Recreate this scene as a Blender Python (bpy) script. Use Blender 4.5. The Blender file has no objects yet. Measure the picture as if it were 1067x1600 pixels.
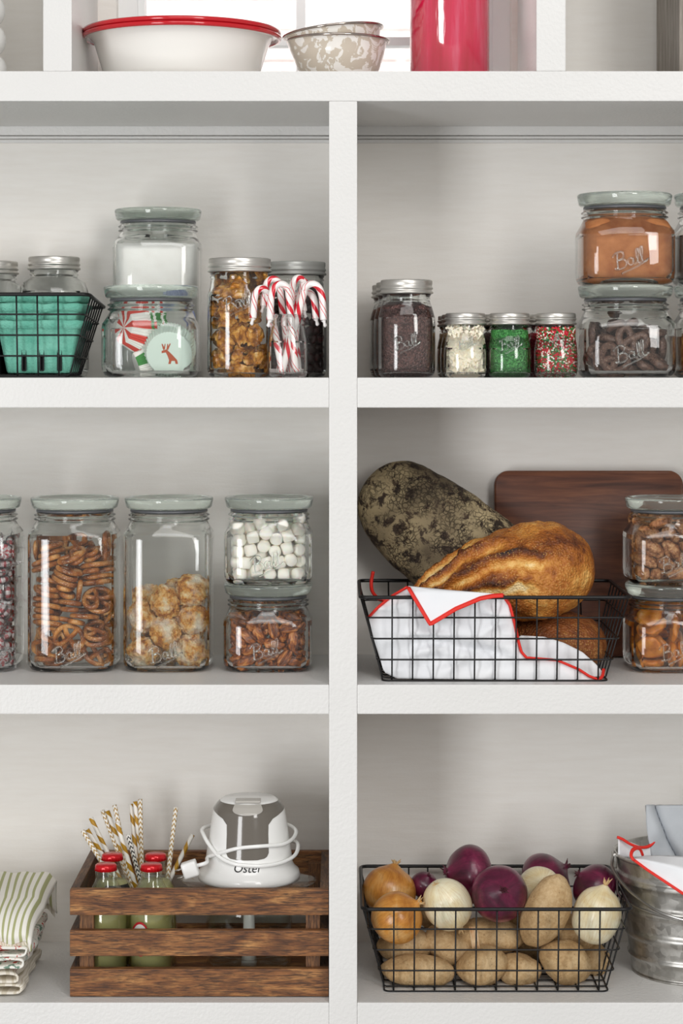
import bpy, bmesh, math, random
from mathutils import Vector, Matrix, Quaternion, noise
sc = bpy.context.scene
COL = sc.collection
rnd = random.Random(7)
PI = math.pi
# ------------------------------------------------------------------ camera, light, exposure
DIST, FPX, ZC, HZ = 2.7, 3375.0, 1.58, 580.0      # camera distance to the shelf front, focal length in px, eye height, horizon row
cd = bpy.data.cameras.new('camera'); cam = bpy.data.objects.new('camera', cd); COL.objects.link(cam)
cam.location = (0, -DIST, ZC); cam.rotation_euler = (PI/2, 0, 0)
cd.sensor_width = 36; cd.sensor_fit = 'AUTO'; cd.lens = 36*FPX/1600; cd.shift_y = -(800-HZ)/1600; cd.clip_start = .05
cd.dof.use_dof = True; cd.dof.focus_distance = 2.78; cd.dof.aperture_fstop = 5.6
sc.camera = cam
w = bpy.data.worlds.new('daylight'); sc.world = w; w.use_nodes = True
bg = w.node_tree.nodes['Background']; bg.inputs[0].default_value = (1.0, .985, .965, 1); bg.inputs[1].default_value = 0.42
def area(name, loc, target, sx, sy, power, col=(1, 1, 1)):
    l = bpy.data.lights.new(name, 'AREA'); l.shape = 'RECTANGLE'; l.size = sx; l.size_y = sy; l.energy = power; l.color = col
    o = bpy.data.objects.new(name, l); COL.objects.link(o); o.location = loc
    o.rotation_euler = (Vector(target)-Vector(loc)).to_track_quat('-Z', 'Y').to_euler(); return o
area('daylight_window_right', (1.5, -3.7, ZC+1.0), (.05, .1, ZC-.25), .75, 1.9, 48, (1, .985, .96))
area('low_fill_left', (-1.7, -3.3, ZC-.6), (-.1, .1, ZC-.1), .8, 2.0, 54, (.98, .99, 1))  # added low fill lamp to brighten the shelf undersides, not an actual door
area('ceiling_light', (.1, -2.5, ZC+1.75), (.05, -.6, ZC-.3), 1.6, 1.2, 25, (1, .985, .96))
area('outdoor_daylight', (-.2, 1.0, ZC+2.2), (0, 2.6, ZC+.4), 2.5, 1.0, 115, (1, 1, 1))
vs = sc.view_settings
vs.view_transform = 'Standard'; vs.look = 'None'; vs.gamma = 1; vs.use_curve_mapping = False; vs.exposure = -0.05
cy = sc.cycles
cy.max_bounces = 14; cy.transparent_max_bounces = 40; cy.transmission_bounces = 12; cy.glossy_bounces = 6; cy.diffuse_bounces = 8
cy.use_denoising = True; cy.sample_clamp_indirect = 6; cy.blur_glossy = .6

# ------------------------------------------------------------------ helpers
def S(y): return (DIST+y)/FPX
def X(px, y): return (px-533.5)*S(y)
def Z(py, y): return ZC-(py-HZ)*S(y)
def P(px, py, y): return Vector((X(px, y), y, Z(py, y)))
def lin(c):
    if isinstance(c, str):
        c = c.lstrip('#'); c = tuple(int(c[i:i+2], 16)/255 for i in (0, 2, 4))
    return tuple(((v+.055)/1.055)**2.4 if v > .04045 else v/12.92 for v in c)+(1,)
class NT:
    def __init__(s, name):
        s.m = bpy.data.materials.new(name); s.m.use_nodes = True; s.t = s.m.node_tree; s.n = s.t.nodes; s.n.clear()
        s.out = s.n.new('ShaderNodeOutputMaterial')
    def N(s, t, **kw):
        n = s.n.new(t)
        for k, v in kw.items():
            if k[0] == '_': setattr(n, k[1:], v)
            else:
                i = n.inputs[int(k[1:])] if k[0] == 'i' and k[1:].isdigit() else n.inputs[k.replace('__', ' ')]
                if hasattr(v, 'is_output'): s.t.links.new(v, i)
                else: i.default_value = v
        return n
    def co(s, kind='Object', scale=(1, 1, 1), loc=(0, 0, 0), rot=(0, 0, 0)):
        c = s.N('ShaderNodeTexCoord'); m = s.N('ShaderNodeMapping', Vector=c.outputs[kind], Scale=scale, Location=loc, Rotation=rot); return m.outputs[0]
    def noise(s, co, scale, detail=4, rough=.55, dist=0): return s.N('ShaderNodeTexNoise', Vector=co, Scale=scale, Detail=detail, Roughness=rough, Distortion=dist).outputs[0]
    def voro(s, co, scale, feat='F1', out=0): return s.N('ShaderNodeTexVoronoi', _feature=feat, Vector=co, Scale=scale).outputs[out]
    def ramp(s, f, stops, interp='LINEAR'):
        r = s.N('ShaderNodeValToRGB', Fac=f); cr = r.color_ramp; cr.interpolation = interp
        while len(cr.elements) < len(stops): cr.elements.new(.5)
        for e, (p, c) in zip(cr.elements, stops):
            e.position = p; e.color = lin(c) if not isinstance(c, (int, float)) else (c, c, c, 1)
        return r.outputs[0]
    def mix(s, f, a, b, mode='MIX'):
        n = s.N('ShaderNodeMix', _data_type='RGBA', _blend_type=mode)
        for i, v in ((0, f), (6, a), (7, b)):
            if hasattr(v, 'is_output'): s.t.links.new(v, n.inputs[i])
            else: n.inputs[i].default_value = v if i == 0 else (lin(v) if isinstance(v, str) else v)
        return n.outputs[2]
    def math(s, op, a, b=0.0):
        return s.N('ShaderNodeMath', _operation=op, i0=a, i1=b).outputs[0]
    def bump(s, h, strength, dist): return s.N('ShaderNodeBump', Height=h, Strength=strength, Distance=dist).outputs[0]
    def prin(s, base, rough=.5, normal=None, **kw):
        b = s.N('ShaderNodeBsdfPrincipled'); 
        for k, v in (('Base Color', base), ('Roughness', rough)):
            if hasattr(v, 'is_output'): s.t.links.new(v, b.inputs[k])
            else: b.inputs[k].default_value = lin(v) if isinstance(v, str) else v
        if normal is not None: s.t.links.new(normal, b.inputs['Normal'])
        for k, v in kw.items():
            i = b.inputs[k.replace('__', ' ')]
            if hasattr(v, 'is_output'): s.t.links.new(v, i)
            else: i.default_value = v
        return s.end(b.outputs[0])
    def end(s, sh): s.t.links.new(sh, s.out.inputs[0]); return s.m
def plain(name, c, rough=.5, **kw): return NT(name).prin(c, rough, **kw)
def grainy(name, stops, scale, rough=.6, bstr=.4, bdist=.001, bscale=None, stretch=(1, 1, 1), detail=5, **kw):
    t = NT(name); c = t.co(scale=stretch); n = t.noise(c, scale, detail); col = t.ramp(n, stops)
    h = t.noise(c, bscale or scale*2, 4)
    return t.prin(col, rough, t.bump(h, bstr, bdist), **kw)

# ------------------------------------------------------------------ mesh helpers
def obj(name, data, mat=None, parent=None, loc=None, smooth=True, rot=None):
    v, f = data[0], data[1]; uv = data[2] if len(data) > 2 else None
    me = bpy.data.meshes.new(name); me.from_pydata([tuple(p) for p in v], [], f); me.validate(); me.update()
    if uv is not None and len(uv) == len(me.vertices):
        l = me.uv_layers.new(name='UVMap')
        for lp in me.loops: l.data[lp.index].uv = uv[lp.vertex_index]
    if smooth: me.polygons.foreach_set('use_smooth', [True]*len(me.polygons))
    for m in (mat if isinstance(mat, (list, tuple)) else [mat]):
        if m: me.materials.append(m)
    return put(name, me, parent, loc, rot)
def put(name, me, parent=None, loc=None, rot=None):
    o = bpy.data.objects.new(name, me); COL.objects.link(o)
    if parent: o.parent = parent
    if loc is not None: o.location = loc
    if rot is not None: o.rotation_euler = rot
    return o
def tag(o, label, cat, group=None, kind=None):
    o['label'] = label; o['category'] = cat
    if group: o['group'] = group
    if kind: o['kind'] = kind
    return o
def thing(name, label, cat, loc=(0, 0, 0), group=None, rot=None):
    o = bpy.data.objects.new(name, None); COL.objects.link(o); o.location = loc; o.empty_display_size = .01
    if rot is not None: o.rotation_euler = rot
    return tag(o, label, cat, group)
def autosharp(o, ang=35):
    me = o.data; bm = bmesh.new(); bm.from_mesh(me)
    for e in bm.edges:
        if len(e.link_faces) == 2 and e.calc_face_angle(0) > math.radians(ang): e.smooth = False
    bm.to_mesh(me); bm.free(); return o
def join(*ds):
    v, f = [], []
    for d in ds:
        n = len(v); v += list(d[0]); f += [tuple(i+n for i in q) for q in d[1]]
    return v, f
def shift(d, off=(0, 0, 0), M=None):
    off = Vector(off)
    return ([((M @ Vector(p)) if M else Vector(p))+off for p in d[0]],)+tuple(d[1:])
def box(x0, x1, y0, y1, z0, z1, b=0.0):
    if b <= 0:
        v = [(x, y, z) for z in (z0, z1) for y in (y0, y1) for x in (x0, x1)]
        return v, [(0, 2, 3, 1), (4, 5, 7, 6), (0, 1, 5, 4), (2, 6, 7, 3), (0, 4, 6, 2), (1, 3, 7, 5)]
    bm = bmesh.new(); bmesh.ops.create_cube(bm, size=1)
    for q in bm.verts: q.co = Vector(((x0+x1)/2+q.co.x*(x1-x0), (y0+y1)/2+q.co.y*(y1-y0), (z0+z1)/2+q.co.z*(z1-z0)))
    bmesh.ops.bevel(bm, geom=bm.edges[:], offset=b, segments=2, affect='EDGES', profile=.7)
    bm.verts.ensure_lookup_table(); d = ([q.co.copy() for q in bm.verts], [tuple(q.index for q in f.verts) for f in bm.faces]); bm.free(); return d
def se(r, n, k, seg, ry=None):
    a = 2*PI*(k+.5)/seg; c, s = math.cos(a), math.sin(a); ry = r if ry is None else ry
    if n == 2: return r*c, ry*s
    return r*math.copysign(abs(c)**(2/n), c), ry*math.copysign(abs(s)**(2/n), s)
def loft(prof, seg=40):
    """prof: (r, z[, n]) rings; r == 0 closes with a point; n is the superellipse exponent"""
    v, f, rows = [], [], []
    for p in prof:
        r, z, n = p[0], p[1], (p[2] if len(p) > 2 else 2)
        if r <= 1e-7: rows.append([len(v)]); v.append((0, 0, z))
        else:
            rows.append(list(range(len(v), len(v)+seg)))
            for k in range(seg): x, y = se(r, n, k, seg); v.append((x, y, z))
    for a, b in zip(rows, rows[1:]):
        for k in range(seg):
            q = (k+1) % seg
            if len(a) == 1 and len(b) == 1: continue
            if len(a) == 1: f.append((a[0], b[k], b[q])[::-1])
            elif len(b) == 1: f.append((a[k], a[q], b[0]))
            else: f.append((a[k], a[q], b[q], b[k]))
    return v, f
def smooth_path(pts, sub=6, closed=False):
    pts = [Vector(p) for p in pts]; n = len(pts); out = []
    for i in range(n if closed else n-1):
        p0 = pts[(i-1) % n] if closed or i > 0 else pts[0]; p1 = pts[i]; p2 = pts[(i+1) % n]
        p3 = pts[(i+2) % n] if closed or i+2 < n else pts[-1]
        for k in range(sub):
            t = k/sub
            out.append(.5*((2*p1)+(-p0+p2)*t+(2*p0-5*p1+4*p2-p3)*t*t+(-p0+3*p1-3*p2+p3)*t**3))
    if not closed: out.append(pts[-1])
    return out
def tube(pts, r, sides=8, closed=False, flat=1.0, caps=True):
    """tube along pts; r a number or list; uv: u around, v = length along"""
    pts = [Vector(p) for p in pts]; n = len(pts); v, f, uv = [], [], []
    def tang(i):
        if closed: return (pts[(i+1) % n]-pts[i-1]).normalized()
        return (pts[min(i+1, n-1)]-pts[max(i-1, 0)]).normalized()
    t0 = tang(0); nrm = Vector((0, 0, 1)) if abs(t0.z) < .9 else Vector((0, 1, 0)); nrm = (nrm-t0*nrm.dot(t0)).normalized(); L = 0
    for i in range(n):
        t = tang(i); nrm = (nrm-t*nrm.dot(t))
        nrm = nrm.normalized() if nrm.length > 1e-9 else t.orthogonal().normalized()
        b = t.cross(nrm); R = r[i] if isinstance(r, (list, tuple)) else r
        if i: L += (pts[i]-pts[i-1]).length
        for k in range(sides+1):
            a = 2*PI*k/sides; v.append(pts[i]+nrm*(math.cos(a)*R*flat)+b*(math.sin(a)*R)); uv.append((k/sides, L))
    m = sides+1
    for i in range(n if closed else n-1):
        j = (i+1) % n
        for k in range(sides): f.append((i*m+k, i*m+k+1, j*m+k+1, j*m+k))
    if not closed and caps:
        f.append(tuple(range(sides))[::-1]); f.append(tuple((n-1)*m+k for k in range(sides)))
    return v, f, uv
def ico(sub=3):
    bm = bmesh.new(); bmesh.ops.create_icosphere(bm, subdivisions=sub, radius=1)
    d = ([q.co.copy() for q in bm.verts], [tuple(q.index for q in f.verts) for f in bm.faces]); bm.free(); return d
def blob(rx, ry, rz, amp=.1, freq=1.5, seed=0, sub=3, fine=0, ffreq=6, pinch=None):
    d = ico(sub); out = []; o = Vector((seed*3.7, seed*1.3, seed*7.1))
    for p in d[0]:
        k = 1+amp*noise.noise(p*freq+o)+(fine*noise.noise(p*ffreq+o) if fine else 0)
        q = p*k; q = Vector((q.x*rx, q.y*ry, q.z*rz)); out.append(pinch(p, q) if pinch else q)
    return out, d[1]
def grid(fn, nu, nv):
    v = [fn(i/nu, j/nv) for j in range(nv+1) for i in range(nu+1)]
    uv = [(i/nu, j/nv) for j in range(nv+1) for i in range(nu+1)]
    return v, [(j*(nu+1)+i, j*(nu+1)+i+1, (j+1)*(nu+1)+i+1, (j+1)*(nu+1)+i) for j in range(nv) for i in range(nu)], uv
def solid(o, t, off=0):
    m = o.modifiers.new('thickness', 'SOLIDIFY'); m.thickness = t; m.offset = off; return o
def pl(pts, x):
    """piecewise-linear y at x"""
    if x <= pts[0][0]: return pts[0][1]
    for (a, b), (c, d) in zip(pts, pts[1:]):
        if x <= c: return b+(d-b)*(x-a)/(c-a) if c > a else d
    return pts[-1][1]
def copies(src, name, parent=None):
    o = src.copy(); o.name = name; COL.objects.link(o); o.parent = parent; return o
def textmesh(s, size, depth=.0004, shear=0, name='lettering'):
    cu = bpy.data.curves.new(name, 'FONT'); cu.body = s; cu.size = size; cu.extrude = depth; cu.shear = shear; cu.align_x = 'CENTER'; cu.resolution_u = 4
    o = bpy.data.objects.new(name, cu); COL.objects.link(o); bpy.context.view_layer.update()
    me = bpy.data.meshes.new_from_object(o.evaluated_get(bpy.context.evaluated_depsgraph_get()))
    d = ([q.co.copy() for q in me.vertices], [tuple(p.vertices) for p in me.polygons])
    bpy.data.objects.remove(o); bpy.data.meshes.remove(me); return d

# ------------------------------------------------------------------ shared materials
def paint(name, c, sc_=260, st=.35):
    t = NT(name); co = t.co(); h = t.noise(co, sc_, 3, .5); big = t.noise(co, 5, 3)
    col = t.mix(t.ramp(big, [(.35, 0.0), (.7, 1.0)]), c, tuple(v*.96 for v in lin(c)[:3])+(1,))
    return t.prin(col, .42, t.bump(h, st, .0012))
M_SHELF = paint('white_shelf_paint', '#dfdedc', 230, .7); M_WALL = None
t = NT('wall_paint'); co = t.co(); h = t.noise(t.co(scale=(3, 3, 22)), 6, 5); f = t.noise(co, 300, 2)
M_WALL = t.prin(t.mix(t.ramp(h, [(.3, 0.0), (.7, 1.0)]), '#efece7', '#ebe7e1'), .6, t.bump(t.math('ADD', h, t.math('MULTIPLY', f, .25)), .22, .002))
def thin_glass(name, tint, rough=.0, ior=1.5):
    t = NT(name); bf = t.N('ShaderNodeNewGeometry').outputs['Backfacing']       # same reflectance from inside and outside
    fr = t.N('ShaderNodeFresnel', IOR=t.math('ADD', ior, t.math('MULTIPLY', bf, 1/ior-ior)))
    tr = t.N('ShaderNodeBsdfTransparent', Color=tint); gl = t.N('ShaderNodeBsdfGlossy', Roughness=rough, Color=(1, 1, 1, 1))
    return t.end(t.N('ShaderNodeMixShader', i0=fr.outputs[0], i1=tr.outputs[0], i2=gl.outputs[0]).outputs[0])
M_THIN = thin_glass('thin_clear_glass', (.985, .99, .985, 1))
M_GLASS = NT('clear_jar_glass').prin((.985, 1, .99, 1), .0, Transmission__Weight=1.0, IOR=1.48)
M_PANE = thin_glass('window_glass', (.98, .985, .985, 1))
M_LIDGLASS = NT('pale_green_lid_glass').prin((.86, .95, .89, 1), .04, Transmission__Weight=.94, IOR=1.5)
M_LETTER = NT('embossed_glass').prin((.97, 1, .98, 1), .03, Transmission__Weight=1.0, IOR=1.5)
M_GASKET = plain('grey_rubber_gasket', '#5f6064', .4)
M_BLACKWIRE = plain('black_wire', '#141314', .38, Metallic=.3)
t = NT('brushed_lid_metal'); h = t.noise(t.co(scale=(1, 1, 30)), 90, 3)
M_TIN = t.prin(t.mix(h, '#dcd9d3', '#c4c1bb'), .36, t.bump(h, .1, .0004), Metallic=.85)

# ------------------------------------------------------------------ the setting
D = .29                                                # depth from shelf front to back wall
T1, T2, T3, T4 = (Z(111, 0), Z(590, 0), Z(1070, 0), Z(1567, 0))
B1, B2, B3, B4 = (Z(158, 0), Z(637, 0), Z(1116, 0), Z(1614, 0))
XL, XR = -.66, .66
TOP = ZC+.78
wx0, wx1, wz0 = X(182, D), X(799, D), T1
wall = obj('wall_back', join(box(XL-.3, XR+.3, D, D+.1, ZC-1.5, wz0), box(XL-.3, wx0, D, D+.1, wz0, TOP+.2), box(wx1, XR+.3, D, D+.1, wz0, TOP+.2), box(wx0, wx1, D, D+.1, TOP-.06, TOP+.2)), M_WALL, smooth=False)
wall['kind'] = 'structure'
su = thing('built_in_shelving', 'white painted built-in pantry shelving with thick shelves and uprights', 'shelving', (0, D/2, ZC-.83))
def part(name, d, m, par, smooth=False, **k):
    inv = par.matrix_basis.inverted() if par.type == 'EMPTY' and par.parent is None else None
    o = obj(name, d, m, par, smooth=smooth, **k)
    if inv is not None: o.data.transform(inv)
    return o
px0, px1 = X(514, 0), X(558, 0)
bv = .0016
part('shelf', box(XL, XR, 0, D, B1, T1, bv), M_SHELF, su)
for a, b in ((XL+.036, px0), (px1, XR-.036)):
    for zt, zb in ((T2, B2), (T3, B3), (T4, B4)): part('shelf', box(a, b, .0012, D, zb, zt, bv), M_SHELF, su)
part('upright', box(px0, px1, 0, D, ZC-.9, B1, bv), M_SHELF, su)
part('upright', box(XL, XL+.036, 0, D, ZC-.9, B1, bv), M_SHELF, su); part('upright', box(XR-.036, XR, 0, D, ZC-.9, B1, bv), M_SHELF, su)
for a, b in ((67, 112), (838, 884)): part('upright', box(X(a, 0), X(b, 0), .001, D, T1, TOP, bv), M_SHELF, su)
for a, b in ((XL, XL+.036), (XR-.036, XR)): part('upright', box(a, b, .001, D, T1, TOP, bv), M_SHELF, su)
part('shelf', box(XL, XR, 0, D, TOP, TOP+.038, bv), M_SHELF, su)
for i, (a, b) in enumerate(((XL+.036, px0), (px1, XR-.036))):
    z1 = B1
    o = obj('trim_%d' % (i+1), join(box(a, b, D-.012, D, z1-.012, z1), box(a, b, D-.008, D, z1-.0165, z1-.0135), box(a, b, D-.006, D, z1-.022, z1-.018)), M_SHELF, smooth=False); o['kind'] = 'structure'
# window
win = bpy.data.objects.new('window_1', None); COL.objects.link(win); win['kind'] = 'structure'; win.location = ((wx0+wx1)/2, D+.06, wz0)
M_WINW = plain('white_window_paint', '#eef0f0', .4)
fy0, fy1 = D+.035, D+.075
part('frame', join(box(wx0, X(212, D), fy0-.01, fy1, wz0, TOP-.06), box(X(772, D), wx1, fy0-.01, fy1, wz0, TOP-.06), box(X(212, D), X(772, D), fy0-.01, fy1, TOP-.1, TOP-.06), box(X(212, D), X(772, D), fy0-.01, fy1, wz0, wz0+.02)), M_WINW, win)
part('stop_bead', join(box(X(212, D), X(222, D), fy0, fy1, wz0+.02, TOP-.1), box(X(762, D), X(772, D), fy0, fy1, wz0+.02, TOP-.1)), M_WINW, win)
part('muntin', box(X(463, D+.05), X(477, D+.05), fy0+.005, fy1-.005, wz0+.02, TOP-.1), M_WINW, win)
for q in (Z(66, D+.05), Z(66, D+.05)+.23): part('muntin', box(X(222, D), X(762, D), fy0+.006, fy1-.006, q-.006, q+.006), M_WINW, win)
part('pane', box(X(222, D), X(762, D), D+.053, D+.056, wz0+.02, TOP-.1), M_PANE, win)
# pale brick house outside the window
YB = 2.6
M_BRICK = grainy('pale_brick', [(.3, '#ecd9d5'), (.7, '#f3e6e2')], 14, .85, .5, .003)
M_MORTAR = grainy('mortar', [(.3, '#efeae6'), (.7, '#f5f2f0')], 30, .9, .3, .002)
fac = thing('brick_house_wall', 'pale pinkish brick house wall seen through the window', 'wall', (0, YB, ZC-.2))
part('mortar', box(-1.2, 1.2, YB, YB+.1, ZC-.2, ZC+1.6), M_MORTAR, fac)
bme = None
for r in range(16):
    for c in range(9):
        z = ZC+.12+r*.075; x = -.98+c*.225+(.112 if r % 2 else 0)
        if bme is None:
            o = obj('brick', box(-.105, .105, -.006, .05, -.032, .032, .003), M_BRICK, fac, smooth=False); bme = o.data
        else: o = put('brick', bme, fac)
        o.location = (x, rnd.uniform(-.003, .002), z-(ZC-.2))
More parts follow.
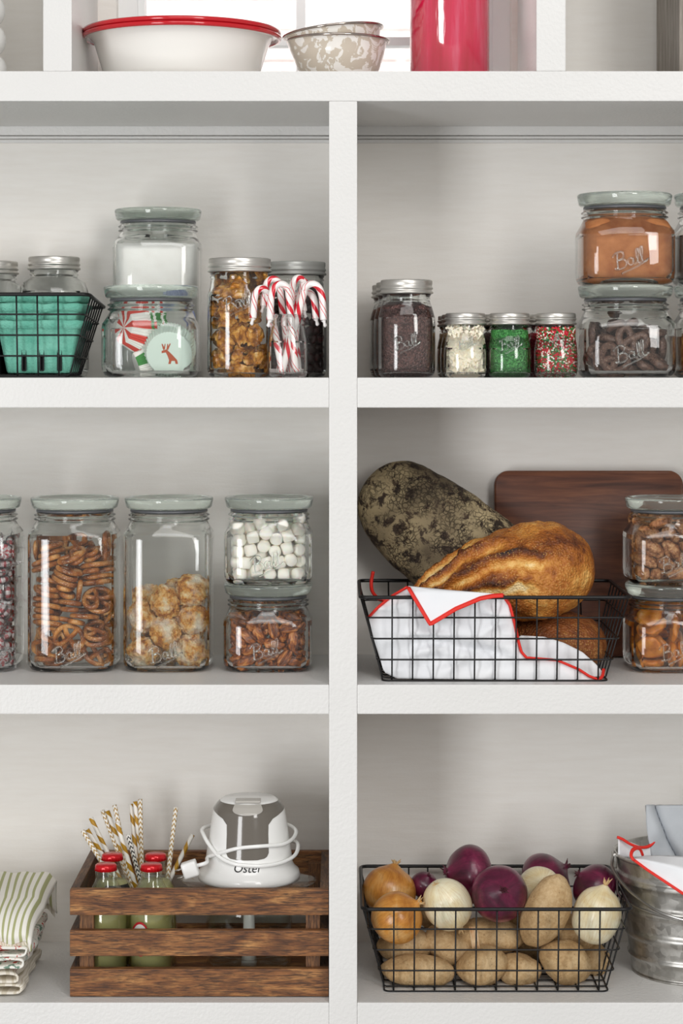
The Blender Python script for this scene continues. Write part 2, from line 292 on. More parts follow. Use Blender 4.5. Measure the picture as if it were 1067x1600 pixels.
# packed resting poses of jar contents
PK = {  # per piece: variant, x, y, z in tenths of a millimetre, rotation w, x, y, z in hundredths
    'pretzel': [
        (0, -216, -193, 37, 51, 0, 0, -86), (0, 349, -95, 112, 40, 0, 0, 92), (0, -319, -334, 112, 63, 0, 0, -78), (0, 336, -63, 262, 98, 0, 0, -18), (0, 321, -114, 337, 0, -98, 19, 0), (0, -341, -183, 323, 28, 21, 59, -72),
        (0, 341, -17, 493, 25, -91, -33, -9), (0, -327, -259, 324, 22, 17, 61, -74), (0, 56, -245, 183, 69, 31, 3, -66), (0, -10, -300, 226, 35, -12, -28, 89), (0, -350, -343, 337, 63, 55, -32, 44), (0, -221, -415, 335, 39, 44, -48, 66),
        (0, 357, 2, 628, 21, -56, 75, 28), (0, -409, 136, 463, 55, 44, -59, -40), (0, -16, -449, 401, 1, 12, -65, 75), (0, -483, 127, 265, 9, -70, -9, 70), (0, -327, -346, 560, 96, -11, 3, -25), (0, -343, 8, 707, 7, -39, 85, 35),
        (0, -5, -347, 593, 34, 7, 9, 93), (0, 333, -372, 159, 89, 40, 22, 5), (0, 348, -327, 389, 78, 23, -17, 55), (0, 325, 28, 749, 94, 35, 1, -2), (0, -347, -333, 636, 0, -49, -87, 11), (0, -332, -315, 708, 60, -10, -4, -79),
        (0, 311, -344, 467, 75, 23, 17, -60), (0, 336, -60, 772, 24, 9, -34, 91), (0, 183, -335, 656, 88, -3, 5, 47), (0, -334, 3, 801, 93, 33, 12, -11), (0, -319, -305, 781, 99, -9, 7, 11), (0, 340, -126, 814, 31, 12, 33, -89),
        (0, -335, -232, 846, 16, -7, -8, -98), (0, 31, -326, 739, 48, -5, -3, -87), (0, -337, -35, 953, 33, -11, 16, -92), (0, -4, -324, 827, 70, -9, 0, -71), (0, -306, -284, 974, 93, 14, 13, 31), (0, 98, -321, 1014, 40, 53, 53, 52),
        (0, -140, -350, 985, 14, 17, -6, 97), (0, 354, -203, 847, 53, 20, 29, -77), (0, -140, -301, 1074, 37, 18, -2, 91), (0, 338, -322, 843, 75, 28, 21, -56), (0, 321, -362, 908, 38, 14, 32, -86), (0, -95, -333, 1134, 85, -1, 18, -50),
        (0, -337, -11, 1079, 41, -11, 1, -91), (0, 334, -314, 1095, 25, -7, 5, 96), (0, 352, 14, 1216, 58, 2, -6, -81), (0, -333, -37, 1257, 39, 18, -24, 87), (0, 335, -236, 1161, 98, -8, -4, 17), (0, 338, -337, 1253, 35, 3, -7, -93),
        (0, -74, -334, 1207, 79, -3, 18, -58), (0, 154, 331, 1427, 51, -48, -44, 56), (0, -6, -333, 1264, 87, 15, 10, 47), (0, 314, -339, 1326, 100, -6, -6, -5), (0, -21, 335, 1445, 56, -25, -23, 75), (0, 351, 328, 1432, 15, -30, -8, 94),
        (0, -317, 350, 1440, 94, -1, -1, 35), (0, -327, -302, 1303, 88, -12, -12, 44), (0, 350, 298, 1522, 73, -18, -25, 61), (0, 325, -4, 1290, 11, -5, 3, 99), (0, 348, -4, 1368, 91, -1, -6, -41), (0, -337, 209, 1517, 61, -2, 0, 79),
        (0, -335, -285, 1379, 18, -17, 2, 97), (0, -324, 317, 1591, 91, -1, -1, 42), (0, 268, -128, 1454, 66, -3, -23, 72), (0, 453, -284, 1563, 3, -70, 16, -69), (0, -272, -159, 1466, 85, -13, -11, 50), (0, 143, -280, 1440, 23, 21, 10, -94),
        (0, -483, -147, 1531, 43, 56, 43, 56), (0, 11, -346, 1451, 90, 7, -22, 37), (0, 41, 110, 1500, 79, 58, 9, -14), (0, -1, 47, 1547, 49, 37, 46, -64), (0, -279, -248, 1554, 67, -16, -7, 73),
    ],
    'macaroon': [
        (2, -295, -312, 193, 93, -32, -7, 20), (2, 305, -303, 205, 77, -58, 23, 9), (0, 315, 303, 184, 73, -17, 9, 66), (0, -206, 327, 197, 34, -22, -50, 77), (1, -345, 28, 350, 58, 2, -79, 17), (2, 18, -10, 209, 21, -23, 44, 84),
        (1, 71, 334, 456, 16, 3, 35, 92), (1, -318, 339, 555, 40, -81, 37, 20), (1, -7, -345, 455, 47, -70, 21, 49), (2, -325, -257, 639, 70, 15, 42, 55), (2, -288, 84, 834, 22, 77, 57, -19), (1, 340, 63, 481, 20, 87, 5, 45),
        (1, 324, -277, 613, 49, -28, -54, -62), (1, -24, -8, 576, 24, 68, -70, 3), (0, 310, 314, 740, 24, 76, -59, 9), (0, 319, -321, 988, 0, -62, 65, 44), (0, 122, 5, 899, 89, -29, 34, -2), (1, -17, -333, 842, 22, 74, 15, -62),
    ],
    'mint': [
        (0, 405, -212, 109, 57, -57, 41, 42), (0, 184, -231, 47, 0, -72, -69, 0), (0, 384, -363, 109, 68, 68, 21, 21), (0, 158, -353, 163, 29, -30, 90, 14), (0, 405, 30, 142, 0, -60, -80, 0), (0, 410, -25, 238, 0, -71, 71, 1),
        (0, 473, -88, 394, 50, 50, -50, -50), (0, 108, -372, 385, 14, -25, 14, -95), (0, 405, -274, 266, 0, 60, -80, 0), (0, 407, -281, 428, 13, 10, 37, -91), (0, 317, -451, 311, 35, -21, -64, -65), (0, 407, 91, 819, 10, 20, 87, -45),
        (0, 163, -368, 466, 89, 0, 29, -34), (0, 202, -401, 548, 91, 2, 29, -29), (0, 403, 45, 640, 41, 55, -52, 51), (0, 116, -255, 628, 72, -59, 4, 35), (0, 377, -398, 530, 55, -18, 74, -34), (0, 220, -403, 664, 10, -94, -21, 25),
        (0, 472, -69, 972, 32, -63, 32, -63), (0, 389, -108, 809, 82, -23, 15, 51), (0, 346, -399, 785, 48, -85, 13, -15), (0, 206, -308, 858, 3, -80, 16, -57), (0, 473, -108, 617, 5, -71, 5, -71), (0, 398, -236, 698, 18, -13, -49, 84),
        (0, 400, -331, 743, 31, 37, 34, -81), (0, 404, 120, 1094, 51, -84, 13, 15), (0, 76, -473, 990, 47, -47, -53, -53), (0, 461, -294, 969, 63, 26, -69, -24), (0, 140, -473, 1200, 53, -53, 47, 47), (0, 405, -182, 1161, 38, 63, -60, 31),
        (0, 376, -358, 1126, 92, -8, -9, 38), (0, 298, -458, 957, 35, -37, -65, -56), (0, 356, -390, 1222, 2, -84, 52, -11), (0, 369, -15, 1202, 64, 27, 68, 24), (0, 472, -11, 1188, 23, -67, 23, -67), (0, 218, -292, 1092, 10, -84, -4, 54),
        (0, 80, -44, 1422, 43, -49, 72, 23), (0, 403, -235, 1330, 3, 36, 93, 1), (0, 226, -395, 1349, 18, 54, 78, -27), (0, 200, -245, 1435, 42, 17, -4, -89), (0, 472, -3, 1413, 49, 51, 49, 51), (0, 472, -160, 1575, 42, 57, -42, -57),
        (0, 405, -306, 1498, 46, -34, -48, -66), (0, 406, 236, 1479, 14, 84, -52, 8), (0, 188, -401, 1517, 75, -5, -20, 62), (0, 198, 160, 1504, 21, 94, -27, 6), (0, 345, 397, 1525, 0, -10, -96, 27), (0, 375, -142, 1500, 32, -63, 32, -62),
        (0, 272, -63, 1560, 3, 60, -19, -78), (0, 135, 308, 1551, 76, -13, 11, 62),
    ],
    'marsh': [
        (0, 28, -414, 76, 21, 22, -67, 67), (0, -410, -22, 76, 14, 70, -8, -69), (0, -258, -261, 76, 9, 64, -30, 70), (0, 390, -373, 76, 70, 54, -46, -6), (0, -420, 136, 79, 59, 35, 62, 39), (0, 206, -418, 76, 50, 50, -50, -50),
        (0, -399, -196, 107, 49, 0, 42, 76), (0, -145, -399, 117, 58, -8, -21, -79), (0, -16, -423, 225, 12, -32, 94, -4), (0, 82, -273, 261, 75, -8, 42, 50), (0, -424, -293, 225, 31, 63, -63, 31), (0, 146, -423, 234, 94, -4, -12, 32),
        (0, 290, -249, 75, 46, 0, 0, 89), (0, -394, -356, 367, 27, 71, 13, -64), (0, -423, 29, 223, 70, -1, -72, 1), (0, 424, -259, 231, 50, -50, -50, -50), (0, -357, -407, 75, 6, 0, 0, -100), (0, -419, -120, 277, 13, -28, -85, -44),
        (0, -424, 70, 374, 41, -58, 58, 41), (0, -419, 186, 666, 98, -20, 0, 0), (0, 423, -98, 75, 0, -44, 90, 0), (0, -415, 113, 526, 53, -75, 34, 20), (0, 397, -313, 383, 58, 64, -12, 49), (0, -89, -278, 336, 55, 82, 14, -9),
        (0, -354, -74, 428, 8, -27, -93, 23), (0, -420, -27, 593, 32, -49, -68, -44), (0, 420, -235, 526, 66, 23, -66, -27), (0, -224, -421, 392, 8, 75, 64, 9), (0, -420, -200, 652, 25, 76, 56, -19), (0, -294, -424, 225, 0, -100, 0, 1),
        (0, 135, -247, 427, 57, 23, 52, -59), (0, -420, 47, 726, 32, -49, -68, -44), (0, -373, -390, 523, 67, -37, -62, -17), (0, 346, -109, 227, 40, -41, -58, -58), (0, 424, 57, 80, 11, 11, 70, -70), (0, -421, -211, 473, 14, -7, 28, 95),
        (0, 294, -398, 268, 18, 11, -62, -76), (0, 423, -107, 362, 63, -64, -32, -31), (0, -10, -256, 489, 74, -51, -24, -37), (0, 112, 150, 607, 48, -22, 26, 81), (0, 421, 45, 262, 52, 0, 1, 85), (0, -254, -265, 248, 28, 69, 41, 52),
        (0, -267, 254, 682, 87, 0, -3, -49), (0, 274, -44, 626, 18, -91, -8, -37), (0, -96, 253, 597, 65, -19, -74, 4), (0, 204, -252, 659, 23, -1, -62, -75), (0, -119, 290, 790, 35, 36, -35, 79), (0, 93, -425, 378, 28, 28, 65, -65),
        (0, -245, -256, 462, 54, -60, -33, 49), (0, -422, -99, 768, 64, 29, -64, -29), (0, -52, -402, 446, 80, -57, -4, -15), (0, 252, -423, 418, 26, -56, 19, -77), (0, 266, 185, 617, 15, 67, -69, 24), (0, -372, 388, 683, 1, -15, 99, -2),
        (0, -195, -419, 559, 51, 48, 39, 60), (0, -120, -52, 639, 45, -77, -42, -19), (0, 392, -45, 511, 59, -35, -69, -22), (0, 45, 23, 670, 39, 30, 20, 85), (0, -177, 424, 682, 24, 23, 66, -67), (0, 111, -418, 536, 31, -37, 60, 63),
        (0, 13, 422, 735, 72, -18, -64, 20), (0, 46, 270, 697, 41, 56, 27, 67), (0, -385, -384, 675, 65, -2, 0, 76), (0, 422, 98, 637, 19, -1, 4, 98), (0, 258, -389, 576, 38, 67, -44, -46), (0, -113, 132, 700, 58, 10, -80, -7),
        (0, 421, -154, 660, 65, 29, -62, -32), (0, 398, 134, 786, 32, 10, 67, -66), (0, -265, 97, 680, 67, -67, 22, 22), (0, -275, -145, 592, 73, 47, -18, -46), (0, 392, -331, 648, 25, 21, 84, -44), (0, 128, -114, 681, 36, 46, -80, -13),
        (0, -254, -74, 731, 37, -61, 59, 37), (0, -97, -413, 746, 32, 23, 1, -92), (0, -245, -310, 672, 42, 47, -22, 75), (0, 401, 281, 657, 13, -9, 85, -50), (0, 401, -232, 790, 64, 18, 23, -71), (0, -24, -411, 610, 45, 52, -57, 45),
        (0, 163, 402, 632, 81, 57, -11, 6), (0, 40, -273, 676, 24, -1, -97, -11), (0, 207, 369, 798, 68, 67, 21, 19), (0, 305, 419, 688, 12, -82, -29, 48), (0, -82, -169, 734, 8, -79, 32, -51), (0, -125, -243, 599, 42, -55, 69, -19),
        (0, 192, -425, 719, 49, -49, 51, 51), (0, 224, 80, 728, 84, 8, 54, -4),
    ],
    'pecan': [
        (0, -263, -449, 83, 73, -65, -17, -11), (0, 446, 104, 77, 68, -30, -47, 48), (0, 424, -131, 54, 14, 59, 78, 15), (0, -84, -374, 69, 66, -50, -34, 45), (0, 391, -409, 68, 27, 19, -53, -78), (0, -436, -7, 64, 27, 55, 70, 35),
        (0, -436, -251, 72, 65, -42, -17, 61), (0, 332, -325, 69, 77, -58, -16, 22), (0, -340, -362, 74, 55, 81, 21, 4), (0, 51, -367, 53, 75, -17, 14, -63), (0, 450, 75, 250, 61, 30, 66, 33), (0, 230, -450, 114, 58, 67, -31, 34),
        (0, -450, -177, 177, 56, 40, -63, -35), (0, 167, -321, 75, 85, -1, 27, 44), (0, -417, -39, 222, 15, -45, -6, -88), (0, 411, -11, 146, 86, 26, -32, -31), (0, 372, -113, 192, 85, 36, -27, -26), (0, -63, -316, 190, 65, -30, -10, -68),
        (0, -450, 142, 196, 42, 54, 40, 61), (0, -190, -314, 137, 49, -4, 13, 86), (0, 421, -336, 173, 55, -15, 1, -82), (0, -399, 77, 288, 38, -10, -86, -34), (0, 9, -450, 172, 5, 1, -74, 67), (0, -450, -207, 361, 66, 29, 66, 21),
        (0, 448, -317, 297, 38, -64, -28, 60), (0, -193, -447, 240, 83, -53, -15, -10), (0, -403, -54, 360, 20, 87, 34, -29), (0, -441, 321, 616, 29, -56, 57, -53), (0, -366, -363, 195, 96, -26, 4, 3), (0, 340, -448, 334, 50, -47, 46, 55),
        (0, 95, -450, 305, 66, -75, 5, 6), (0, 169, -371, 198, 4, -4, -26, -96), (0, 320, -338, 328, 88, -27, -37, -9), (0, -199, -305, 241, 84, -25, 3, 49), (0, -371, -281, 265, 21, -19, -5, -96), (0, 429, -111, 330, 29, 48, 73, 39),
        (0, 36, -309, 264, 72, 38, 52, 25), (0, 405, -216, 405, 24, -88, 23, -35), (0, 380, 52, 378, 26, -9, 37, 89), (0, 89, -450, 497, 41, 43, -53, 61), (0, 438, 344, 458, 59, -47, 66, -2), (0, 163, -293, 265, 73, -19, 23, 61),
        (0, -374, -417, 342, 10, 37, 33, 86), (0, -97, -442, 410, 60, -59, 26, 47), (0, -397, 150, 586, 45, -4, 34, -82), (0, -450, 156, 469, 55, -43, 61, -36), (0, 79, 428, 453, 96, 13, 23, -8), (0, -263, -445, 411, 69, -62, 33, 17),
        (0, 450, 60, 507, 38, -57, 35, -64), (0, 395, -333, 491, 93, -6, -29, -19), (0, -63, 346, 473, 4, -88, 14, 45), (0, 228, -373, 398, 66, -48, -33, 47), (0, -99, -308, 330, 1, -36, 91, -21), (0, 113, -334, 426, 63, -51, -21, -54),
        (0, -405, -361, 489, 43, -43, -23, -76), (0, 401, -116, 544, 27, 88, -17, -36), (0, -173, 382, 435, 81, 19, 18, -52), (0, -423, -182, 496, 80, -20, 12, -56), (0, -36, -369, 555, 57, 6, 2, -82), (0, 286, 444, 478, 20, 36, 45, -79),
        (0, -111, -43, 504, 12, 1, 95, 28), (0, 52, 355, 542, 67, 34, -29, 60), (0, -260, -305, 425, 92, 1, 14, -36), (0, 296, 71, 501, 27, 1, -76, -59), (0, -21, -322, 443, 53, -29, -8, 79), (0, 320, -366, 623, 92, -32, 19, -12),
        (0, -77, 97, 536, 42, -86, -28, -6), (0, 125, -35, 469, 11, -15, 27, -95), (0, 299, -192, 459, 8, 96, -15, 23), (0, -298, 430, 544, 6, 5, 97, -24), (0, 4, 241, 563, 4, -4, -8, 100), (0, -369, -240, 604, 2, 16, -57, 80),
        (0, -166, -379, 504, 59, -69, -16, 40), (0, -374, 362, 469, 7, -16, -9, -98), (0, 292, -450, 525, 9, 4, 73, -68), (0, 198, 420, 573, 38, -18, 39, 82), (0, -128, -217, 535, 77, -58, 25, 2), (0, -270, -317, 544, 26, -6, -34, -90),
        (0, -212, 296, 520, 41, 14, -65, 63), (0, -331, 16, 552, 3, 19, -28, 94), (0, 144, 109, 495, 1, -25, 14, -96), (0, 119, -246, 506, 99, -7, 2, 12), (0, -86, 182, 463, 31, 4, 7, -95), (0, -342, 246, 503, 79, 19, 42, -41),
        (0, 239, -77, 517, 34, 1, 24, -91), (0, 382, 218, 537, 16, 95, 11, -23), (0, -303, -145, 500, 75, -53, 30, -28), (0, -244, 151, 522, 17, 6, -2, -98), (0, 274, 335, 520, 89, -45, 6, -2), (0, 34, -137, 526, 26, 14, 46, -84),
        (0, -153, 177, 622, 0, -32, 94, 12), (0, -177, -92, 572, 37, -91, 5, -17), (0, 213, -356, 555, 29, 86, 29, -30), (0, 224, 226, 501, 2, -44, -82, 36), (0, -341, -103, 618, 98, -13, -9, -10), (0, 435, -290, 620, 79, 6, 44, 43),
        (0, 402, 91, 613, 20, -34, 84, -37), (0, 68, 6, 581, 99, 7, 2, -12), (0, 285, -240, 572, 4, -25, -94, -23), (0, 188, 116, 608, 8, -81, 55, -21),
    ],
    'nut': [
        (0, -406, -333, 93, 51, 64, -44, -36), (1, -229, -380, 80, 20, 70, 66, 19), (0, 61, -411, 94, 43, 90, -3, 6), (0, -365, -125, 86, 25, -7, -26, 93), (1, 237, -267, 79, 69, -8, 2, -72), (2, -125, -212, 104, 48, -74, 38, -29),
        (0, -349, 67, 248, 97, 16, 17, -12), (1, 62, -233, 96, 6, -87, 29, -39), (0, -364, -128, 260, 1, -22, 95, 21), (1, 299, -418, 174, 0, -16, 58, 80), (2, -368, -359, 267, 23, -36, -90, 6), (0, -125, -382, 222, 13, -93, 33, 2),
        (0, -397, -16, 410, 54, -8, 17, -82), (2, 164, -368, 268, 16, -31, 87, -34), (2, -290, -406, 415, 33, 92, 8, -22), (2, -44, -387, 396, 33, 37, -83, 25), (2, -421, -232, 511, 1, -68, 6, 73), (1, 24, -206, 375, 33, 88, -35, -7),
        (2, -302, -398, 600, 27, 94, 1, -20), (0, 178, -377, 448, 26, -89, 37, -6), (2, 235, 414, 621, 54, -76, -28, -22), (2, -338, -1, 565, 13, 17, -97, -13), (1, -196, -227, 598, 41, -45, -58, 53), (2, -40, -365, 580, 7, 86, 42, -29),
        (2, -266, 400, 671, 12, 22, 30, -92), (0, 265, -232, 562, 14, -61, 66, -43), (2, 140, -408, 662, 8, -35, -50, -78), (0, -412, 54, 775, 66, -4, 71, 24), (0, 51, 96, 684, 84, -26, 35, -33), (2, -355, -111, 725, 57, -77, 0, 29),
        (0, 187, 244, 554, 11, 7, 88, -46), (0, -114, 13, 598, 39, -30, 4, -87), (0, 125, -152, 627, 76, -23, -18, 58), (0, -65, 254, 611, 49, 14, -16, 84), (2, -43, -219, 700, 24, 66, 71, 5), (1, -290, -259, 727, 89, -23, -39, 9),
        (2, -283, 185, 652, 14, -18, -97, 6), (2, -4, 416, 714, 29, -45, -50, -68), (0, -127, 246, 779, 22, -72, 66, -5), (0, 269, 48, 654, 4, 66, 74, 12), (1, -414, 344, 765, 43, -33, 67, -51), (0, -173, -406, 767, 20, -96, -4, -20),
        (2, 221, 277, 744, 24, -34, 91, -5), (1, -210, 43, 761, 3, 12, -80, 59), (1, 214, -84, 771, 34, 20, 32, 86), (1, 213, -269, 741, 96, -12, 12, 20),
    ],
    'apricot': [
        (0, 292, -223, 50, 93, 0, 0, -37), (0, -263, -231, 50, 91, 0, 0, 42), (0, -380, 4, 173, 70, 27, 65, -7), (0, 302, -186, 150, 37, 0, 0, 93), (0, -100, 205, 50, 96, 0, 0, -28), (0, -241, -213, 257, 66, 70, -9, -25),
        (0, 87, -308, 170, 60, -38, 63, -31), (0, 152, 317, 255, 46, 33, -64, -52), (0, 38, 25, 176, 61, -50, -54, -29), (0, -14, -305, 168, 32, 63, -26, -66), (0, -196, 2, 400, 83, -19, -8, -52), (0, -349, 280, 232, 59, -60, 6, -53),
        (0, 318, -299, 450, 100, 0, 0, 2), (0, -77, 334, 150, 32, 0, 0, 95), (0, 253, -297, 550, 76, 0, 0, -65), (0, -302, -221, 488, 95, 29, -13, -6), (0, 263, 175, 556, 95, -13, -4, 28), (0, -319, -357, 264, 6, -29, -79, 53),
        (0, 262, -308, 650, 73, 0, 0, -68), (0, -87, 330, 250, 91, 0, 0, -41), (0, 228, 307, 623, 57, -1, -14, -81), (0, -88, 326, 350, 82, 0, 0, -57), (0, -262, -334, 553, 92, 23, -22, 24), (0, 171, 331, 712, 0, 7, -12, -99),
        (0, -310, -327, 665, 46, 27, 17, -83), (0, -234, 168, 478, 19, 0, 9, 98), (0, -72, 333, 658, 64, 20, 71, 18), (0, -293, 171, 581, 80, -7, 7, 59), (0, 56, 21, 590, 45, -59, 62, -27), (0, 11, -319, 496, 30, 62, -28, -67),
        (0, -323, 324, 655, 28, -4, -8, -95), (0, -291, 331, 755, 17, 0, 9, 98),
    ],
    'choc': [
        (0, -198, 314, 163, 45, 56, -43, -55), (0, -317, -77, 168, 72, 68, -9, 10), (0, -319, -216, 185, 38, 36, -61, 60), (0, -268, -328, 171, 24, 26, 66, -67), (0, -207, -440, 171, 66, 67, 24, -26), (0, 21, -445, 414, 14, -14, -69, -69),
        (0, 159, -291, 148, 3, -88, 37, 30), (0, -445, -16, 473, 57, 42, -57, -42), (0, 299, -324, 186, 13, -95, 5, 27), (0, 39, 445, 164, 9, -9, 70, 70), (0, 11, -116, 55, 64, 0, 0, 77), (0, 328, -2, 55, 53, 0, 0, 85),
        (0, 348, 322, 183, 8, -61, -39, 68), (0, 50, 290, 171, 79, 61, 12, -3), (0, 88, 202, 253, 72, 52, 33, -32), (0, 41, 85, 272, 78, 62, -1, 12), (0, 61, -20, 300, 67, 47, 40, -42), (0, -200, -222, 394, 94, -13, 16, -27),
        (0, 103, -221, 417, 10, 12, 9, 98), (0, 301, 0, 304, 42, 53, 56, 49), (0, 445, -19, 309, 50, 50, 50, 50), (0, 320, 309, 434, 47, -2, 14, 87), (0, 327, 295, 551, 79, -13, -4, -59), (0, -376, 317, 182, 25, 70, -5, 66),
        (0, -285, 317, 496, 77, 42, 43, 19), (0, -160, 289, 497, 65, 54, 24, 49), (0, -90, 193, 579, 73, 3, 53, -43), (0, 335, -83, 521, 76, 6, -5, 65), (0, -89, -304, 596, 30, 11, -16, -93),
    ],
    'brittle': [
        (0, -85, 7, 50, 0, 49, 87, 0), (0, -284, 127, 220, 59, 59, 40, 40), (0, -247, 193, 460, 29, -29, 64, -64), (0, -185, -16, 271, 17, -82, 17, 52), (1, 98, 222, 50, 0, 91, 42, 0), (2, 28, -263, 45, 100, 0, 0, 6),
        (1, -241, -196, 176, 41, 79, 0, -46), (1, 331, -22, 130, 52, 52, 48, 48), (2, 161, -55, 141, 48, -71, -31, 42), (1, -18, -275, 230, 60, 42, -38, -57), (1, 146, 292, 210, 39, 59, 39, -59), (3, 26, -23, 176, 21, 11, 70, 67),
        (1, 203, -249, 200, 29, -64, 30, 64), (3, 147, 188, 180, 59, -39, 59, 39), (1, 146, 121, 309, 28, -95, 9, -9), (3, 316, 24, 325, 54, 54, 46, 46), (0, 202, -254, 483, 30, 64, -30, 64), (1, -59, 203, 150, 83, 0, 0, 56),
        (3, -59, 298, 245, 0, 65, 76, 0), (0, 64, -31, 343, 17, -98, 10, -8), (1, -231, -138, 464, 82, 37, 29, 32), (3, -145, -299, 324, 50, 75, 9, -42), (0, 53, -247, 504, 25, -23, 67, -66), (2, -261, 139, 665, 36, 36, -61, -61),
        (1, 137, 193, 468, 50, 17, 9, -85), (3, -102, -207, 419, 49, -13, -83, -23), (1, -35, -108, 504, 73, -51, 27, -37), (0, 21, -37, 559, 31, -56, -13, -76), (2, 206, 81, 546, 64, 3, -19, 75), (1, 136, 54, 624, 93, 12, -14, 31),
        (0, -155, -126, 718, 18, -67, 72, 5), (3, -175, -261, 770, 95, 18, -5, -25), (1, 139, 60, 735, 17, -50, 85, 9), (0, 120, -154, 765, 17, -98, 3, -9), (1, 108, 295, 734, 34, -51, -48, -63), (1, -98, -93, 849, 95, 18, -5, -24),
        (1, -326, 19, 860, 4, -71, 4, 71), (0, -160, -118, 935, 18, -67, 72, 5), (3, 140, -298, 844, 7, 26, -58, -77), (1, 224, 12, 915, 26, 11, -17, -94), (3, -128, 148, 283, 36, -60, -32, -64), (2, -124, 267, 877, 71, 66, 8, 25),
        (3, 6, -284, 821, 29, 53, -51, -61), (2, 143, 131, 957, 53, 5, -20, -82), (0, 165, 172, 1056, 19, 37, 90, -7), (0, -112, 181, 1067, 0, -81, 54, -22), (2, -144, -157, 1095, 5, 0, 71, -71), (0, 12, -331, 1113, 52, -48, -52, -48),
        (2, -59, -241, 1069, 9, 4, 71, -70), (0, 195, 135, 1186, 6, 87, -44, 20), (3, 255, -216, 911, 40, -66, 14, 62), (3, -298, -78, 1071, 42, 46, -54, 57), (3, 214, -229, 1055, 59, 80, -2, 13), (2, -262, 58, 1187, 78, -11, 6, 61),
        (2, 58, 253, 1213, 16, 10, 97, -12), (3, 43, -33, 1068, 4, 20, 1, -98), (0, -15, 218, 1307, 98, -6, -16, -3), (0, -36, -120, 1238, 100, -1, -4, -8), (3, 238, -131, 1064, 6, -7, 80, -60), (2, 302, -145, 1316, 23, -68, 11, 68),
    ],
    'berry': [
        (0, 160, -245, 59, 6, -91, 41, -7), (0, -158, -204, 59, 9, -99, -6, 1), (0, 52, -308, 61, 17, 14, 62, 76), (0, 297, 59, 60, 27, 90, 33, 5), (0, 65, -222, 150, 14, -26, -95, 6), (0, 259, -171, 74, 32, 73, 48, -37),
        (0, -87, -306, 103, 9, -96, 27, 7), (0, -297, -15, 101, 21, -13, 83, 50), (0, -294, 102, 60, 26, -3, 12, -96), (0, -270, -127, 62, 99, -6, -16, 4), (0, -296, -101, 192, 42, -14, -90, 0), (0, -27, -295, 212, 27, -67, -38, 58),
        (0, 311, -62, 101, 16, -69, -24, -66), (0, -226, -222, 162, 11, 30, 87, 37), (0, 187, -247, 183, 3, 58, -57, 58), (0, 267, -148, 203, 64, -24, 18, 71), (0, 296, 82, 181, 11, -23, -3, -97), (0, -95, -194, 169, 71, 52, 35, -31),
        (0, 303, -32, 245, 84, -37, 27, -29), (0, 299, 90, 304, 21, -23, -11, 95), (0, 81, -308, 293, 82, -56, -13, -7), (0, -144, -274, 261, 95, 6, -17, -24), (0, 196, -240, 314, 46, 81, 14, -33), (0, -306, 17, 229, 75, -41, -35, -37),
        (0, 21, -215, 353, 95, 24, -21, 1), (0, 269, -15, 363, 5, -8, 97, 21), (0, -185, -231, 368, 36, -19, 31, -86), (0, -294, -62, 338, 1, -15, -99, 2), (0, 275, -133, 325, 22, 94, 27, 7), (0, 217, -215, 436, 38, -14, 14, 91),
        (0, 308, 88, 431, 57, 12, 63, 51), (0, -79, -299, 377, 50, -72, -48, -5), (0, -304, 28, 420, 33, 79, -50, 15), (0, 105, -292, 426, 11, 86, 50, -2), (0, -259, -145, 424, 10, -99, -7, -4), (0, -301, 92, 523, 70, 22, 31, 60),
        (0, -9, -296, 484, 81, 12, 3, -58), (0, 300, -101, 445, 67, -60, -30, 33), (0, -84, -305, 577, 33, 21, 90, 18), (0, -174, -250, 485, 11, -1, -99, -3), (0, 164, -251, 543, 26, 82, -44, 26), (0, -222, -213, 595, 79, -9, 9, 60),
        (0, 263, -162, 550, 42, -24, 81, -34), (0, -280, -120, 663, 12, 8, 88, 46), (0, 59, -295, 584, 58, -4, -19, 79), (0, -292, -106, 534, 91, 11, -37, -15), (0, 311, -14, 539, 38, -56, 31, -67), (0, 115, -291, 694, 20, 86, 27, -39),
        (0, -306, 89, 654, 43, 74, 52, 8), (0, -309, -25, 749, 60, 18, 78, -8), (0, -121, -233, 666, 7, 77, -58, 26), (0, 291, -90, 656, 31, 84, -43, 14), (0, -10, -293, 687, 26, 58, -64, -44), (0, 219, -217, 653, 29, -57, -55, 53),
        (0, -225, -225, 731, 23, -25, -19, 92), (0, -276, -142, 810, 56, -56, -20, -58), (0, 39, -305, 806, 9, -17, -27, 94), (0, 302, 36, 685, 89, -27, 28, -25), (0, 263, -166, 769, 22, -63, 23, 71), (0, -93, -296, 778, 35, 50, 47, 64),
        (0, 181, -254, 839, 66, 70, 22, 15), (0, -17, -192, 818, 5, 96, 20, -20), (0, -196, -242, 858, 43, 84, 15, -29), (0, -303, 64, 873, 48, 30, 41, -71), (0, 299, -49, 774, 30, -16, -80, 49), (0, 309, 83, 801, 49, 40, 69, 35),
        (0, -103, -198, 927, 20, 16, -97, 2), (0, -74, 309, 985, 10, -99, 0, 5), (0, -78, 123, 941, 14, -39, 89, -17), (0, 140, -121, 965, 16, 0, 59, -80), (0, 71, -220, 896, 14, 84, 53, -6), (0, -297, -53, 900, 33, -91, 14, 22),
        (0, -211, 115, 964, 95, 4, -21, -23), (0, 37, 131, 997, 16, -81, 41, 39), (0, 146, 1, 967, 31, -93, 10, 16), (0, 54, -298, 1000, 46, 63, -33, -53), (0, 176, -252, 963, 14, 24, -82, 49), (0, -40, -305, 901, 88, 4, -45, 16),
        (0, -3, 17, 962, 21, 16, -35, 90), (0, 74, 311, 1002, 11, -21, -46, -85), (0, 305, 62, 933, 20, -58, -65, -45), (0, 5, -172, 988, 49, 69, 52, -12), (0, 182, -58, 1065, 27, -16, 2, -95), (0, 304, -94, 888, 44, -24, 57, -65),
